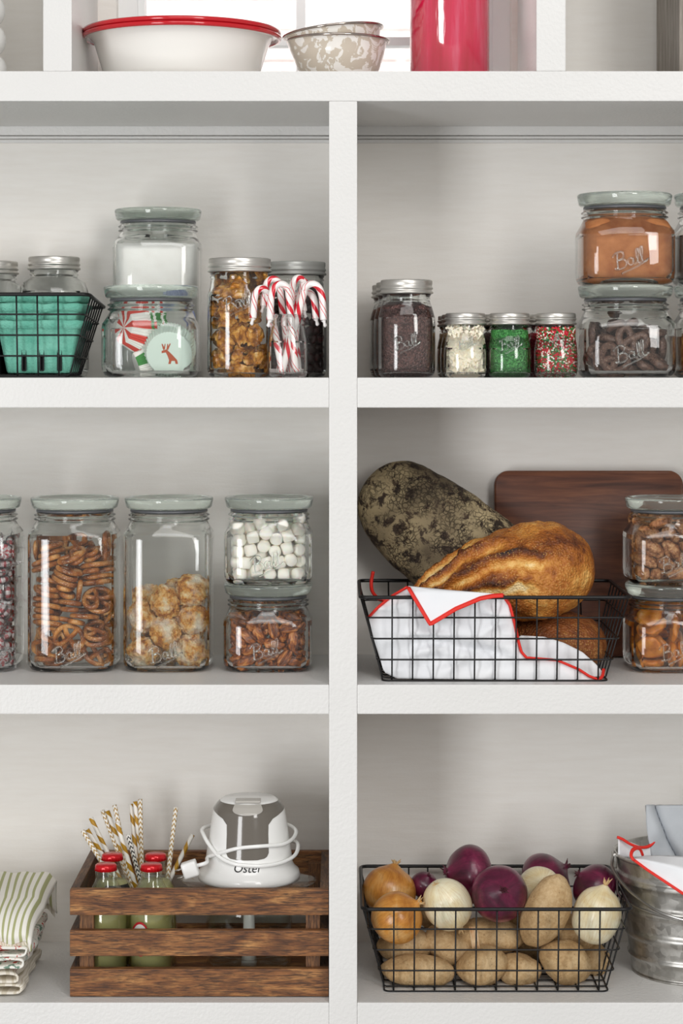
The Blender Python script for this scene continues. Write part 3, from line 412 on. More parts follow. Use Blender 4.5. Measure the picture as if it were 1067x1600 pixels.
        (0, -255, -173, 954, 69, -59, -6, -41), (0, -105, -295, 1008, 10, 17, 75, -63), (0, 226, 71, 1038, 42, -72, 4, -55), (0, -226, 221, 1042, 4, -51, 86, 6), (0, -97, 195, 1038, 8, -29, 95, -6), (0, -49, -66, 1039, 19, 22, 60, 75),
        (0, -297, 34, 997, 90, 36, -2, -25), (0, 115, 214, 1064, 48, 55, 11, -68), (0, -115, 49, 1042, 14, -13, 76, -62), (0, 92, -161, 1076, 29, -94, 11, 18), (0, 299, -37, 1003, 9, -93, 3, -35), (0, -157, -119, 1006, 11, -52, -37, 76),
        (0, 241, 195, 1017, 83, 41, 27, -27), (0, 266, -157, 991, 39, -47, 72, 32), (0, 58, 32, 1068, 3, 72, -63, -29), (0, -306, -83, 1028, 51, -24, 81, 17), (0, 210, -231, 1078, 88, -31, 35, 4),
    ],
}
# ------------------------------------------------------------------ glass jars
BALL = [[(.02, .0), (.06, .3), (.11, .56)], [(-.06, .47), (.05, .58), (.22, .62), (.3, .52), (.25, .38), (.09, .31)], [(.09, .31), (.27, .31), (.33, .18), (.25, .03), (.02, .0), (-.06, .06)],
        [(.56, .26), (.48, .31), (.4, .22), (.41, .08), (.49, .06), (.56, .2), (.58, .3), (.56, .1), (.61, .04), (.7, .16), (.78, .4), (.79, .58), (.73, .56), (.69, .3), (.72, .06), (.79, .08), (.88, .3), (.93, .5), (.93, .63), (.87, .6), (.83, .34), (.86, .08), (.93, .04), (1.02, .14)],
        [(.1, -.2), (.4, -.13), (.75, -.03), (1.08, .12)]]
def script_ball(w_, surf, z0, th=.0011, ang=14, x0=0):
    ds = []; ca, sa = math.cos(math.radians(ang)), math.sin(math.radians(ang))
    for st in BALL:
        pts = []
        for p in smooth_path([(a, b, 0) for a, b in st], 4):
            a, b = (p.x-.5)*w_, (p.y-.25)*w_*.85; x = a*ca-b*sa+x0; z = a*sa+b*ca
            pts.append((x, surf(x)-th*.35, z0+z))
        d = tube(pts, th, 5); ds.append((d[0], d[1]))
    return join(*ds)
def glaze(o, r, z0, z1, square):
    """flat thin walls pass light straight; thick base, rounded corners, shoulder and neck refract"""
    mi = []
    for p in o.data.polygons:
        c = p.center; thick = c.z < z0 or c.z > z1 or (min(abs(c.x), abs(c.y)) > r*.74 if square else abs(c.x) > r*.84); mi.append(1 if thick else 0)
    o.data.polygons.foreach_set('material_index', mi); return o
def stack_jar(label, loc, H=.226, k=1.0, text=True, rot=0.0):
    """square-shouldered storage jar with a thick glass lid: body, lid (> gasket), embossed lettering"""
    j = thing('storage_jar', label, 'jar', loc, 'square glass storage jars', (0, 0, rot))
    r, zl = .0585, H-.016; zn, zs = zl-.017, zl-.031
    pr = [(0, .002), (.04, .001, 3), (.050, .0, 3.4), (.0555, .003, 4), (r-.0006, .009, 4.6), (r, .016, 5), (r, zs-.006, 5), (r-.0006, zs, 4.6), (r-.004, zs+.007, 3.2), (.0525, zn-.002, 2.3), (.0512, zn+.001, 2),
          (.0512, zn+.002), (.0538, zn+.0035), (.0538, zn+.0047), (.0512, zn+.006), (.0512, zn+.0075), (.0538, zn+.009), (.0538, zn+.0102), (.0512, zn+.0115), (.0508, zl-.001), (.0495, zl), (.0482, zl-.001),
          (.0478, zn, 2), (.049, zn-.004, 2.3), (r-.007, zs+.005, 3.2), (r-.0035, zs-.001, 4.6), (r-.003, zs-.007, 5), (r-.003, .016, 5), (r-.005, .009, 4.4), (.047, .006, 3.4), (0, .0055)]
    b = obj('jar_body', loft([(a[0]*k, a[1]*k)+tuple(a[2:]) for a in pr], 72), [M_THIN, M_GLASS], j); glaze(b, r*k, .011*k, (zs-.004)*k, True)
    L = obj('lid', loft([(a*k, (zl+z)*k) for a, z in ((0, -.006), (.044, -.006), (.0455, -.004), (.046, .0005), (.054, .0008), (.0565, .003), (.0585, .012), (.0585, .0145), (.0572, .016), (.053, .0155), (.0505, .013), (0, .0125))], 56), M_LIDGLASS, j)
    obj('gasket', loft([(a*k, (zl+z)*k) for a, z in ((.0465, -.004), (.0503, -.0045), (.0512, -.002), (.0505, .0004), (.0465, .0004), (.0465, -.004))], 48), M_GASKET, L)
    if text:
        n = 5
        obj('embossed_lettering', script_ball(.038*k, lambda x: -r*k*(1-min(.98, abs(x)/(r*k))**n)**(1/n), (.026 if H > .15 else .030)*k), M_LETTER, j)
    return j
def mason_jar(label, loc, R, H, rn, lid=True, n=2.6, letter=.0, lz=.4, m_lid=None, cat='jar', group='mason jars', name='mason_jar', lidh=.017):
    j = thing(name, label, cat, loc, group)
    hb = H-lidh if lid else H; zn = hb-.012 if lid else H-.016
    pr = [(0, .002), (R*.72, .001, 2.2), (R*.84, 0, 2.4), (R*.95, .003, n), (R, .011, n), (R, zn-.028, n), (R*.985, zn-.018, n), (R*.9, zn-.006, 2.3), (rn+.001, zn, 2), (rn, zn+.003), (rn+.002, zn+.005), (rn, zn+.007), (rn+.002, zn+.010), (rn, zn+.012), (rn, hb-.001), (rn-.0015, hb), (rn-.003, hb-.002),
          (rn-.003, zn), (R*.9-.003, zn-.008, 2.3), (R*.985-.0028, zn-.020, n), (R-.0028, zn-.03, n), (R-.0028, .012, n), (R*.93-.002, .007, n), (0, .006)]
    glaze(obj('jar_body', loft(pr, 56), [M_THIN, M_GLASS], j), R, .009, zn-.022, False)
    if lid:
        m_lid = m_lid or M_TIN; rl = rn+.0035; zb = H-lidh
        v, f = loft([(rl-.0012, zb-.001), (rl+.0012, zb), (rl+.0012, zb+.0018), (rl-.0006, zb+.003), (rl-.0006, zb+.0045), (rl+.0008, zb+.0058), (rl+.0008, zb+.0072), (rl-.0004, zb+.0085), (rl-.0004, H-.0062), (rl, H-.0052), (rl, H-.0012), (rl-.0012, H), (rl-.006, H-.0002), (rl-.0066, H-.001)], 120)
        for q in range(len(v)):                         # knurled upper edge
            ring = q//120
            if ring in (9, 10) and q % 2: v[q] = (v[q][0]*.985, v[q][1]*.985, v[q][2])
        obj('lid_band', (v, f), m_lid, j)
        obj('lid_disc', loft([(0, H-.003), (rl-.0062, H-.003), (rl-.0062, H-.001), (rl-.009, H-.0008), (0, H-.0008)], 40), m_lid, j)
    if letter: obj('embossed_lettering', script_ball(letter, lambda x: -R*(1-min(.98, abs(x)/R)**n)**(1/n), H*lz, .0009), M_LETTER, j)
    return j
def unpack(k):
    return [(r[0], Vector(r[1:4])*.0001, Quaternion([c/100 for c in r[4:8]]).normalized()) for r in PK[k]]
def place_word(p, q, hw_, top):
    v = ('bottom', 'lower', 'upper', 'top')[min(3, int(4*p.z/top))]; h = 'left' if p.x < -hw_*.3 else ('right' if p.x > hw_*.3 else 'middle')
    return '%s %s %s' % (v, h, 'front' if p.y < -hw_*.25 else 'rear')
def fill(key, name, variants, look, jar, cat, group, loc, z0=.006, scale=1.0):
    """variants: list of lists of (part name, mesh); the first is the thing itself"""
    rows = unpack(key); top = max(p.z for _, p, _ in rows)*1.001; hw_ = max(abs(p.x) for _, p, _ in rows)
    for v, p, q in rows:
        parts = variants[v % len(variants)]
        o = put(name, parts[0][1]); o.rotation_mode = 'QUATERNION'; o.location = Vector(loc)+p*scale+Vector((0, 0, z0)); o.rotation_quaternion = q
        tag(o, '%s at the %s of %s' % (look, place_word(p, q, hw_, top), jar), cat, group)
        for pn, me in parts[1:]: put(pn, me, o)
def me_of(d, m, name='piece', smooth=True):
    me = bpy.data.meshes.new(name); me.from_pydata([tuple(p) for p in d[0]], [], d[1]); me.update()
    if smooth: me.polygons.foreach_set('use_smooth', [True]*len(me.polygons))
    for q in (m if isinstance(m, list) else [m]): me.materials.append(q)
    return me
def pretzel_mesh(w_, r, m, name='pretzel'):
    pts = []
    base = [(-.12, -.36), (-.06, -.12), (.12, .14), (.36, .42), (.66, .46), (.92, .24), (.95, -.1), (.78, -.45), (.45, -.72), (0, -.82), (-.45, -.72), (-.78, -.45), (-.95, -.1), (-.92, .24), (-.66, .46), (-.36, .42), (-.12, .14), (.06, -.12), (.12, -.36)]
    # two crossing arms from the bottom loop to the top
    base = [(-.42, -.66), (-.3, -.3), (-.02, .06), (.26, .38), (.58, .66), (.9, .5), (1.0, .12), (.82, -.36), (.44, -.68), (0, -.78), (-.44, -.68), (-.82, -.36), (-1.0, .12), (-.9, .5), (-.58, .66), (-.26, .38), (.02, .06), (.3, -.3), (.42, -.66)]
    for i, (a, b) in enumerate(base):
        z = .18*r/w_ if i in (2, 3) else (-.18*r/w_ if i in (15, 16) else 0)
        pts.append((a*w_, b*w_*.98, z*w_))
    d = tube(smooth_path(pts, 3), r, 7); return me_of((d[0], d[1]), m, name)
# --- content materials
t = NT('baked_pretzel'); co = t.co(); n = t.noise(co, 160, 4); big = t.noise(co, 45, 3); sp = t.voro(co, 420)
info = t.N('ShaderNodeObjectInfo').outputs['Random']
col = t.mix(t.math('MULTIPLY', info, .6), t.ramp(big, [(.34, '#4a210a'), (.46, '#9a561d'), (.58, '#c98338'), (.7, '#e8b878')]), '#7a4016')
col = t.mix(t.ramp(sp, [(.0, 1.0), (.16, 1.0), (.2, 0.0)]), col, '#f0dcb8')
M_PRETZEL = t.prin(col, .3, t.bump(n, .3, .001))
t = NT('chocolate_coating'); co = t.co(); n = t.noise(co, 220, 4); sp = t.voro(co, 500)
M_CHOC = t.prin(t.mix(t.ramp(sp, [(0, 1.0), (.14, 1.0), (.2, 0.0)]), t.ramp(n, [(.35, '#4a3229'), (.75, '#7d6052')]), '#cbb49c'), .45, t.bump(n, .3, .001))
t = NT('toasted_coconut'); co = t.co(); n = t.noise(co, 90, 6, .65); f = t.noise(co, 500, 3, .7); big = t.noise(co, 30, 3)
M_COCO = t.prin(t.mix(t.ramp(big, [(.5, 0.0), (.68, .8)]), t.ramp(n, [(.38, '#a35c18'), (.47, '#dd9a42'), (.56, '#efc27c'), (.68, '#f8e4bc')]), '#f6ecd8'), .8, t.bump(t.math('ADD', n, f), 1.0, .004), Subsurface__Weight=.1, Subsurface__Scale=.004)
M_MARSH = plain('marshmallow', '#f8f4ea', .7, Subsurface__Weight=.25, Subsurface__Scale=.004)
t = NT('glazed_pecan'); co = t.co(scale=(40, 110, 90)); n = t.noise(co, 1.7, 4, .6, .8)
M_PECAN = t.prin(t.ramp(n, [(.3, '#26100a'), (.44, '#6a3311'), (.56, '#a85c20'), (.7, '#d7964e')]), .24, t.bump(n, .7, .002))
t = NT('sugared_nut'); co = t.co(); n = t.noise(co, 130, 5, .65); f = t.voro(co, 380)
M_NUT = t.prin(t.ramp(n, [(.3, '#57301a'), (.46, '#97613a'), (.6, '#c08e60'), (.75, '#dcb88e')]), .45, t.bump(t.math('ADD', n, f), .6, .0014))
t = NT('dried_apricot'); co = t.co(); n = t.noise(co, 60, 4)
M_APR = t.prin(t.ramp(n, [(.3, '#9a4d14'), (.5, '#cf7f26'), (.75, '#e9a54c')]), .35, t.bump(t.noise(co, 120, 4), .5, .002), Subsurface__Weight=.3, Subsurface__Scale=.006)
t = NT('nut_brittle'); co = t.co(); n = t.noise(co, 70, 5, .6); v_ = t.voro(co, 110)
M_BRIT = t.prin(t.ramp(n, [(.3, '#4e2805'), (.44, '#9a5d14'), (.55, '#c98a2e'), (.64, '#dfae5c'), (.76, '#f2dfb4')]), .2, t.bump(t.math('ADD', n, v_), .7, .003), Subsurface__Weight=.15, Subsurface__Scale=.005)
M_BERRY = grainy('dried_cranberry', [(.35, '#1d0a0c'), (.6, '#3a1216'), (.75, '#6d1f28')], 80, .35, .6, .002)
M_MINTW = plain('white_candy', '#f7f1ee', .25); M_MINTR = plain('red_candy', '#c9162f', .25)
t = NT('cellophane'); fr = t.N('ShaderNodeFresnel', IOR=1.7); nz = t.noise(t.co(), 240, 3, .6)
M_CELLO = t.end(t.N('ShaderNodeMixShader', i0=t.math('ADD', t.math('MULTIPLY', nz, .22), fr.outputs[0]), i1=t.N('ShaderNodeBsdfTransparent', Color=(.98, .95, .96, 1)).outputs[0], i2=t.N('ShaderNodeBsdfGlossy', Roughness=.14, Normal=t.bump(nz, 1, .004)).outputs[0]).outputs[0])

# --- shelf 3 left
yj = .158
J1 = Vector((X(-36, yj), yj, T3)); J2 = Vector((X(117, yj), yj, T3)); J3 = Vector((X(264, yj), yj, T3)); J4 = Vector((X(419, yj), yj, T3))
stack_jar('tall square glass jar of wrapped peppermints at the left edge of the photo', J1, text=False)
stack_jar('tall square glass jar filled with small brown pretzels', J2)
stack_jar('tall square glass jar holding coconut macaroons', J3)
stack_jar('short square glass jar of candied pecans under the marshmallow jar', J4, .113)
J5 = J4+Vector((.001, .002, .1133))
stack_jar('short square glass jar of mini marshmallows stacked on the pecan jar', J5, .113)
pz = pretzel_mesh(.0185, .0034, M_PRETZEL)
fill('pretzel', 'pretzel', [[('', pz)]], 'small twisted brown pretzel', 'the tall pretzel jar', 'pretzel', 'pretzels in the tall jar', J2)
def shag(p, q): return q*(1+.05*noise.noise(p*19)+.035*abs(noise.noise(p*34)))
mac = [[('', me_of(blob(.0222, .0215, .0188, .22, 1.8, s, 5, .13, 8, shag), M_COCO, 'macaroon'))] for s in (1, 2, 3)]
for m in mac: pass
fill('macaroon', 'coconut_macaroon', mac, 'round toasted coconut macaroon', 'the tall glass jar', 'macaroon', 'macaroons in the tall jar', J3)
def mint():
    v, f = loft([(0, -.0042), (.0075, -.0042), (.0102, -.0028), (.011, 0), (.0102, .0028), (.0075, .0042), (0, .0042)], 36)
    o = []
    for row in f:
        a = sum(math.atan2(v[i][1], v[i][0]) for i in row if abs(v[i][0])+abs(v[i][1]) > 1e-6)
        c = sum((Vector(v[i]) for i in row), Vector())/len(row); a = math.atan2(c.y, c.x)+(.011-math.hypot(c.x, c.y))*60
        o.append(int((a/(2*PI)*12) % 2))
    me = me_of((v, f), [M_MINTW, M_MINTR], 'peppermint'); me.polygons.foreach_set('material_index', o)
    wv, wf = [], []
    for s in (-1, 1):
        b = len(wv)
        for i in range(6):
            x = s*(.010+i*.0022); h = .0022+abs(i-1)*.0014
            for k in range(7): q = k/6-.5; wv.append((x, q*2*h*2.2, math.sin(k*2.4+i)*.0016))
        for i in range(5):
            for k in range(6): wf.append((b+i*7+k, b+i*7+k+1, b+i*7+k+8, b+i*7+k+7))
    sh = loft([(0, -.0052), (.009, -.005), (.0122, -.003), (.0128, 0), (.0122, .003), (.009, .005), (0, .0052)], 16)
    wd = join((wv, wf), ([Vector(p)*(1+.06*noise.noise(Vector(p)*400)) for p in sh[0]], sh[1]))
    return [('', me), ('wrapper', me_of(wd, M_CELLO, 'wrapper', False))]
fill('mint', 'peppermint_candy', [mint()], 'red and white wrapped peppermint', 'the leftmost tall jar', 'candy', 'wrapped peppermints in the leftmost jar', J1)
def marsh(s):
    d = loft([(0, -.0074), (.0055, -.0074), (.0076, -.006), (.0083, -.002), (.0083, .002), (.0076, .006), (.0055, .0074), (0, .0074)], 14)
    return [('', me_of(([Vector(p)*(1+.10*noise.noise(Vector(p)*110+Vector((s*5, 0, 0)))) for p in d[0]], d[1]), M_MARSH, 'marshmallow'))]
fill('marsh', 'mini_marshmallow', [marsh(1)], 'white mini marshmallow', 'the jar above the pecans', 'marshmallow', 'mini marshmallows', J5)
def pecan_d(a, b, c, seed):
    def pinch(p, q):
        g = 1-.55*math.exp(-(p.y/.14)**2)*(1 if p.z > 0 else .25); r_ = 1+.13*math.sin(abs(p.y)*15+p.x*2.5+noise.noise(p*3+Vector((seed, 0, 0)))*2.2)*(1-.5*abs(p.x))
        return Vector((q.x, q.y*(1-.16*p.x)*r_**.5, q.z*g*r_))
    return blob(a, b, c, .14, 2.2, seed, 4, .05, 9, pinch)
fill('pecan', 'candied_pecan', [[('', me_of(pecan_d(.0142, .0080, .0054, 4), M_PECAN, 'pecan'))]], 'glossy dark candied pecan', 'the jar under the marshmallows', 'pecan', 'candied pecans', J4)

# --- shelf 3 right: candied nuts on dried apricots
yn = .150
J6 = Vector((X(1046, yn), yn, T3)); J7 = J6+Vector((0, 0, .1133))
stack_jar('short square glass jar of dried apricots under the sugared nuts', J6, .113); stack_jar('short square glass jar of sugared nuts stacked on the apricot jar', J7, .113)
fill('nut', 'sugared_nut', [[('', me_of(blob(.0155, .0102, .0086, .35, 1.8, 5, 3, .10, 6), M_NUT))], [('', me_of(blob(.0122, .0092, .0082, .4, 2, 6, 3, .1, 6), M_NUT))], [('', me_of(pecan_d(.0175, .0115, .0082, 7), M_NUT))]], 'brown sugar-coated nut', 'the jar above the apricots', 'nut', 'sugared nuts', J7)
def apr(p, q): return Vector((q.x, q.y, q.z*(1-.5*math.exp(-((p.x/.5)**2+(p.y/.5)**2)) if p.z > 0 else 1)))
fill('apricot', 'dried_apricot', [[('', me_of(blob(.0182, .0165, .0058, .22, 1.5, 8, 3, .05, 5, apr), M_APR))]], 'flat orange dried apricot', 'the jar below the nuts', 'apricot', 'dried apricots', J6)

# --- shelf 2 right: stacks, mason jars
ys = .066; K = 1.035
J8 = Vector((X(977, ys), ys, T2)); J9 = J8+Vector((-.001, 0, .1133*K))
stack_jar('short square glass jar of chocolate pretzels under the cocoa jar', J8, .113, K); stack_jar('short square glass jar of cocoa powder stacked on the chocolate pretzel jar', J9, .113, K)
fill('choc', 'chocolate_pretzel', [[('', pretzel_mesh(.0178, .0052, M_CHOC, 'chocolate_pretzel'))]], 'dark chocolate pretzel', 'the jar below the cocoa', 'pretzel', 'chocolate pretzels', J8)
J10 = Vector((X(1127, ys), ys, T2)); J11 = J10+Vector((0, 0, .1133*K))
stack_jar('short square glass jar below another, cut off by the right photo edge', J10, .113, K, False); stack_jar('short square glass jar of grey powder cut off by the right photo edge', J11, .113, K, False)
def powder(name, label, loc, r, n, h, m, cat, k=1.0, dome=.0, lump=.002, seed=0, z0=.0062, neck=None):
    rows = [(0, z0), (r*.8, z0, n), (r*.93, z0+.002, n), (r, z0+.011, n)]
    for q in range(1, 7): rows.append((r, z0+.011+(h-.013)*q/6, n))
    if neck: rows += neck
    for q in (.985, .9, .7, .45, .2): rows.append((rows[-1][0]*q if q > .98 else r*q*(.9 if neck else 1), h+z0+dome*(1-q*q)+.001, n if not neck else 2))
    rows.append((0, h+z0+dome+.001))
    d = loft(rows, 44); out = []
    for p in d[0]:
        p = Vector(p)
        if p.z > z0+h-.004: p.z += lump*noise.noise(Vector((p.x*60, p.y*60, seed)))
        out.append(p)
    o = obj(name, (out, d[1]), m, None, loc); return tag(o, label, cat, None, 'stuff')
rk = (.0585-.0033)*K
powder('cocoa_powder', 'reddish brown cocoa powder filling the upper right jar', J9, rk, 5, .064*K, grainy('cocoa', [(.3, '#9a5a30'), (.7, '#bd7d4c')], 60, .9, .4, .001, 700), 'cocoa', neck=[(rk-.004, .0775*K, 3.4), (.047, .083*K, 2), (.0466, .086*K, 2)])
bpy.data.objects['cocoa_powder'].location.z += 0
powder('grey_powder', 'dark greyish powder in the jar cut off at right', J11, rk, 5, .055, grainy('grey_powder', [(.3, '#57514d'), (.7, '#7d7670')], 60, .9, .4, .001, 700), 'powder')
powder('brown_snack_mix', 'brown crumbly mix in the lower jar cut off at right', J10, rk, 5, .045, grainy('brown_mix', [(.3, '#4d2a12'), (.5, '#8d5526'), (.7, '#c69455')], 120, .7, .8, .004, 150), 'snack')
def nonp(name, stops):
    t = NT(name); co = t.co(); v_ = t.voro(co, 520); c_ = t.N('ShaderNodeTexVoronoi', Vector=co, Scale=520.0).outputs[1]
    g = t.N('ShaderNodeSeparateColor', Color=c_).outputs[0]
    return t.prin(t.ramp(g, stops), .35, t.bump(t.math('MULTIPLY', v_, -1), .9, .0016))
M_NONP = nonp('brown_nonpareils', [(0, '#35211d'), (.5, '#503430'), (.95, '#6d4d48')]); M_RUST = nonp('rust_nonpareils', [(0, '#5e2a14'), (.5, '#7d3c1d'), (1, '#95532b')])
yp = .052
for i, (px, y, lab, m) in enumerate(((635, yp, 'front mason jar of dark brown nonpareils beside the upright', M_NONP), (627, yp+.082, 'second mason jar, rust coloured filling, behind the brown nonpareils', M_RUST), (619.5, yp+.164, 'rearmost of three mason jars beside the upright', M_RUST))):
    l = Vector((X(px, y), y, T2)); R = .0365; mason_jar(lab, l, R, .124, .0295, letter=.030 if not i else 0, lz=.36)
    powder('nonpareil_sprinkles', ('dark brown round sprinkles in the front pint jar', 'rust brown sprinkles in the second pint jar', 'rust brown sprinkles in the rearmost pint jar')[i], l, R-.0036, 2.6, .082, m, 'sprinkles', dome=.006, lump=.004, seed=i)
ysm = .040
M_GREEN = nonp('green_sugar', [(0, '#1f5a26'), (.5, '#2f7a35'), (1, '#55a356')]); M_MIXBODY = nonp('mixed_sprinkles', [(0, '#b3122a'), (.34, '#c81d33'), (.36, '#1d6a35'), (.64, '#3f9a4a'), (.66, '#e9dfc9'), (1, '#f4efe4')])
M_TAN = nonp('tan_sprinkles', [(0, '#8a6a48'), (1, '#b3946c')]); M_REDS = nonp('red_sprinkles', [(0, '#7c1020'), (1, '#a81d30')])
small = []
RS, HS = .0272, .0815
for i, (px, lab) in enumerate(((727, 'small mason jar of white chocolate flakes'), (796, 'small mason jar of green sugar'), (868.5, 'small mason jar of red, green and white sprinkles'))):
    l = Vector((X(px, ysm), ysm, T2)); small.append(l)
    mason_jar(lab, l, RS, HS, .0218, letter=.026 if i == 1 else (.02 if i == 0 else 0), lz=.52, lidh=.014, group='small mason jars')
    for j in (1, 2):
        y = ysm+.066*j; q = Vector((X(px-(6.5, 11, 12)[i]*j, y), y, T2))
        what = (('tan sprinkles', M_TAN), ('brown sprinkles', M_NONP), ('red sprinkles', M_REDS))[i]
        where = ('the white flakes', 'the green sugar', 'the mixed sprinkles')[i]
        mason_jar('small mason jar %s behind %s' % (('directly', 'at the very back')[j-1], where), q, RS, HS, .0218, lidh=.014, group='small mason jars')
        powder('sprinkles', what[0]+' in the small jar %s behind %s' % (('directly', 'at the very back')[j-1], where), q, RS-.0036, 2.6, .05, what[1], 'sprinkles', dome=.002)
powder('green_sugar', 'bright green coarse sugar in the small mason jar', small[1], RS-.0036, 2.6, .053, M_GREEN, 'sugar', dome=.001)
# red, green and white rods: too many to count
l = small[2]; vv, ff, mi = [], [], []
rs = random.Random(3)
rodm = [plain('red_sprinkle', '#c4152c', .3), plain('green_sprinkle', '#2f7f3c', .3), plain('white_sprinkle', '#f3ede0', .4)]
for q in range(1500):
    a = rs.uniform(PI*.92, PI*2.08); z = rs.uniform(.009, .0625); r_ = (RS-.0034)-abs(rs.gauss(0, .0009)); n = 2.6
    c, s = math.cos(a), math.sin(a); x = r_*math.copysign(abs(c)**(2/n), c); y = r_*math.copysign(abs(s)**(2/n), s)
    if z < .012: x *= .93; y *= .93
    d = Vector((rs.gauss(0, 1), rs.gauss(0, 1), rs.gauss(0, 1))); nrm = Vector((x, y, 0)).normalized(); d = (d-nrm*d.dot(nrm)*.9).normalized()
    k = rs.choices((0, 1, 2), (5, 3, 3.5))[0]; L = .0026 if k < 2 else .0011; R_ = .00085 if k < 2 else .0010
    tb = tube([Vector((x, y, z))-d*L, Vector((x, y, z))+d*L], R_, 5); b = len(vv); vv += tb[0]; ff += [tuple(i_+b for i_ in f_) for f_ in tb[1]]; mi += [k]*len(tb[1])
sp = obj('mixed_sprinkles', (vv, ff), rodm, None, l); sp.data.polygons.foreach_set('material_index', mi[:len(sp.data.polygons)]); tag(sp, 'red, green and white sprinkles in the small jar', 'sprinkles', None, 'stuff')
core = powder('sprinkle_filling', 'inner mass of red green and white sprinkles', l, RS-.0052, 2.6, .054, M_MIXBODY, 'sprinkles')
core.parent = sp; core.location = (0, 0, 0); del core['category']
# white flakes one by one
M_FLAKE = plain('white_chocolate', '#f4ead6', .5, Subsurface__Weight=.15, Subsurface__Scale=.003)
fl = [me_of(box(-a/2, a/2, -b/2, b/2, -.0013, .0013, .0005), M_FLAKE, 'flake') for a, b in ((.0075, .0055), (.0062, .005), (.0085, .0042))]
for q in range(270):
    z = .009+.056*((q*.75488) % 1); a = PI*.95+PI*1.1*((q*.56984+.13) % 1); r_ = RS-.0058-rs.uniform(0, .003)
    if q >= 240: r_ = RS*.8*math.sqrt(rs.random()); z = .064; a = rs.uniform(0, 2*PI)
    n = 2.6; c, s = math.cos(a), math.sin(a); kk = .9 if z < .014 else 1
    pos = Vector((kk*r_*math.copysign(abs(c)**(2/n), c), kk*r_*math.copysign(abs(s)**(2/n), s), 0)); out_ = pos.normalized() if q < 240 else Vector((0, 0, 1))
    o = put('white_flake', rs.choice(fl)); o.location = small[0]+pos+Vector((0, 0, z)); o.rotation_mode = 'QUATERNION'
    o.rotation_quaternion = (out_+Vector((rs.gauss(0, .5), rs.gauss(0, .5), rs.gauss(0, .5)))).to_track_quat('Z', 'Y') @ Quaternion((0, 0, 1), rs.uniform(0, 6.28))
    tag(o, 'white chocolate flake at the %s of the small jar beside the green sugar' % place_word(pos+Vector((0, 0, z-.008)), 0, .022, .058), 'flake', 'white chocolate flakes')
powder('white_flake_filling', 'pale mass of white chocolate shavings filling the small jar', small[0], RS-.0082, 2.5, .050, M_FLAKE, 'chocolate')

# --- shelf 2 left
yc = .070; J12 = Vector((X(236, yc), yc, T2)); yb = .218; J13 = Vector((X(247, yb), yb, T2))
stack_jar('short square glass jar of paper cupcake liners', J12, .113, K, False)
stack_jar('tall square glass jar of white sugar behind the cupcake liners', J13, text=False)
M_SUGAR = grainy('sugar', [(.3, '#f3f1ed'), (.7, '#faf9f6')], 80, .8, .3, .001, 800)
powder('white_sugar', 'fine white sugar filling the tall rear jar', J13, .0585-.0034, 5, .170, M_SUGAR, 'sugar', dome=.004)
ym = .075; J14 = Vector((X(374.5, ym), ym, T2)); mason_jar('large mason jar of golden nut brittle with silver lid', J14, .0415, .1525, .0365, letter=.034, lz=.62)
M_GREYLID = plain('grey_lid_paint', '#b9bab6', .4, Metallic=.5)
yd = .155; J15 = Vector((X(462.5, yd), yd, T2)); mason_jar('mason jar of dark dried cranberries with grey lid behind candy canes', J15, .0405, .152, .0355, m_lid=M_GREYLID)
def shard(a, b, c, s):
    r3 = random.Random(s*13); n = 7; bm = bmesh.new(); rim = []
    for k in range(n): q = 2*PI*k/n+r3.uniform(-.25, .25); m = r3.uniform(.72, 1.08); rim.append((a*.54*m*math.cos(q), b*.54*m*math.sin(q)))
    lo = [bm.verts.new((x*r3.uniform(.8, 1), y*r3.uniform(.8, 1), -c/2)) for x, y in rim]; hi = [bm.verts.new((x, y, c/2)) for x, y in rim]
    bm.faces.new(lo[::-1]); bm.faces.new(hi)
    for k in range(n): bm.faces.new((lo[k], lo[(k+1) % n], hi[(k+1) % n], hi[k]))
    bmesh.ops.triangulate(bm, faces=bm.faces[:]); bmesh.ops.subdivide_edges(bm, edges=bm.edges[:], cuts=3, use_grid_fill=True)
    for q in bm.verts: q.co += Vector([.0034*noise.noise(q.co*170+Vector((s, k*9, 0)))+.0016*noise.noise(q.co*420+Vector((s, k*5, 2))) for k in range(3)])
    bm.verts.index_update(); r = ([q.co.copy() for q in bm.verts], [tuple(q.index for q in f.verts) for f in bm.faces]); bm.free(); return [('', me_of(r, M_BRIT, 'brittle', False))]
fill('brittle', 'brittle_piece', [shard(.033, .025, .011, 1), shard(.023, .027, .011, 2), shard(.037, .018, .0105, 3), shard(.017, .014, .010, 4)], 'jagged golden brittle piece', 'the large mason jar', 'brittle', 'nut brittle pieces', J14, .006, .955)
fill('berry', 'dried_cranberry', [[('', me_of(blob(.0082, .0068, .0062, .35, 2.2, 9, 2), M_BERRY))]], 'dark dried cranberry', 'the grey-lidded mason jar', 'cranberry', 'dried cranberries', J15)
for px, y, lab in ((84.5, .235, 'clear mason jar with silver lid behind the green berry baskets'), (-12, .235, 'clear mason jar with silver lid at the left photo edge')):
    mason_jar(lab, (X(px, y), y, T2), .047, .163 if px > 0 else .157, .0312, n=2.3)
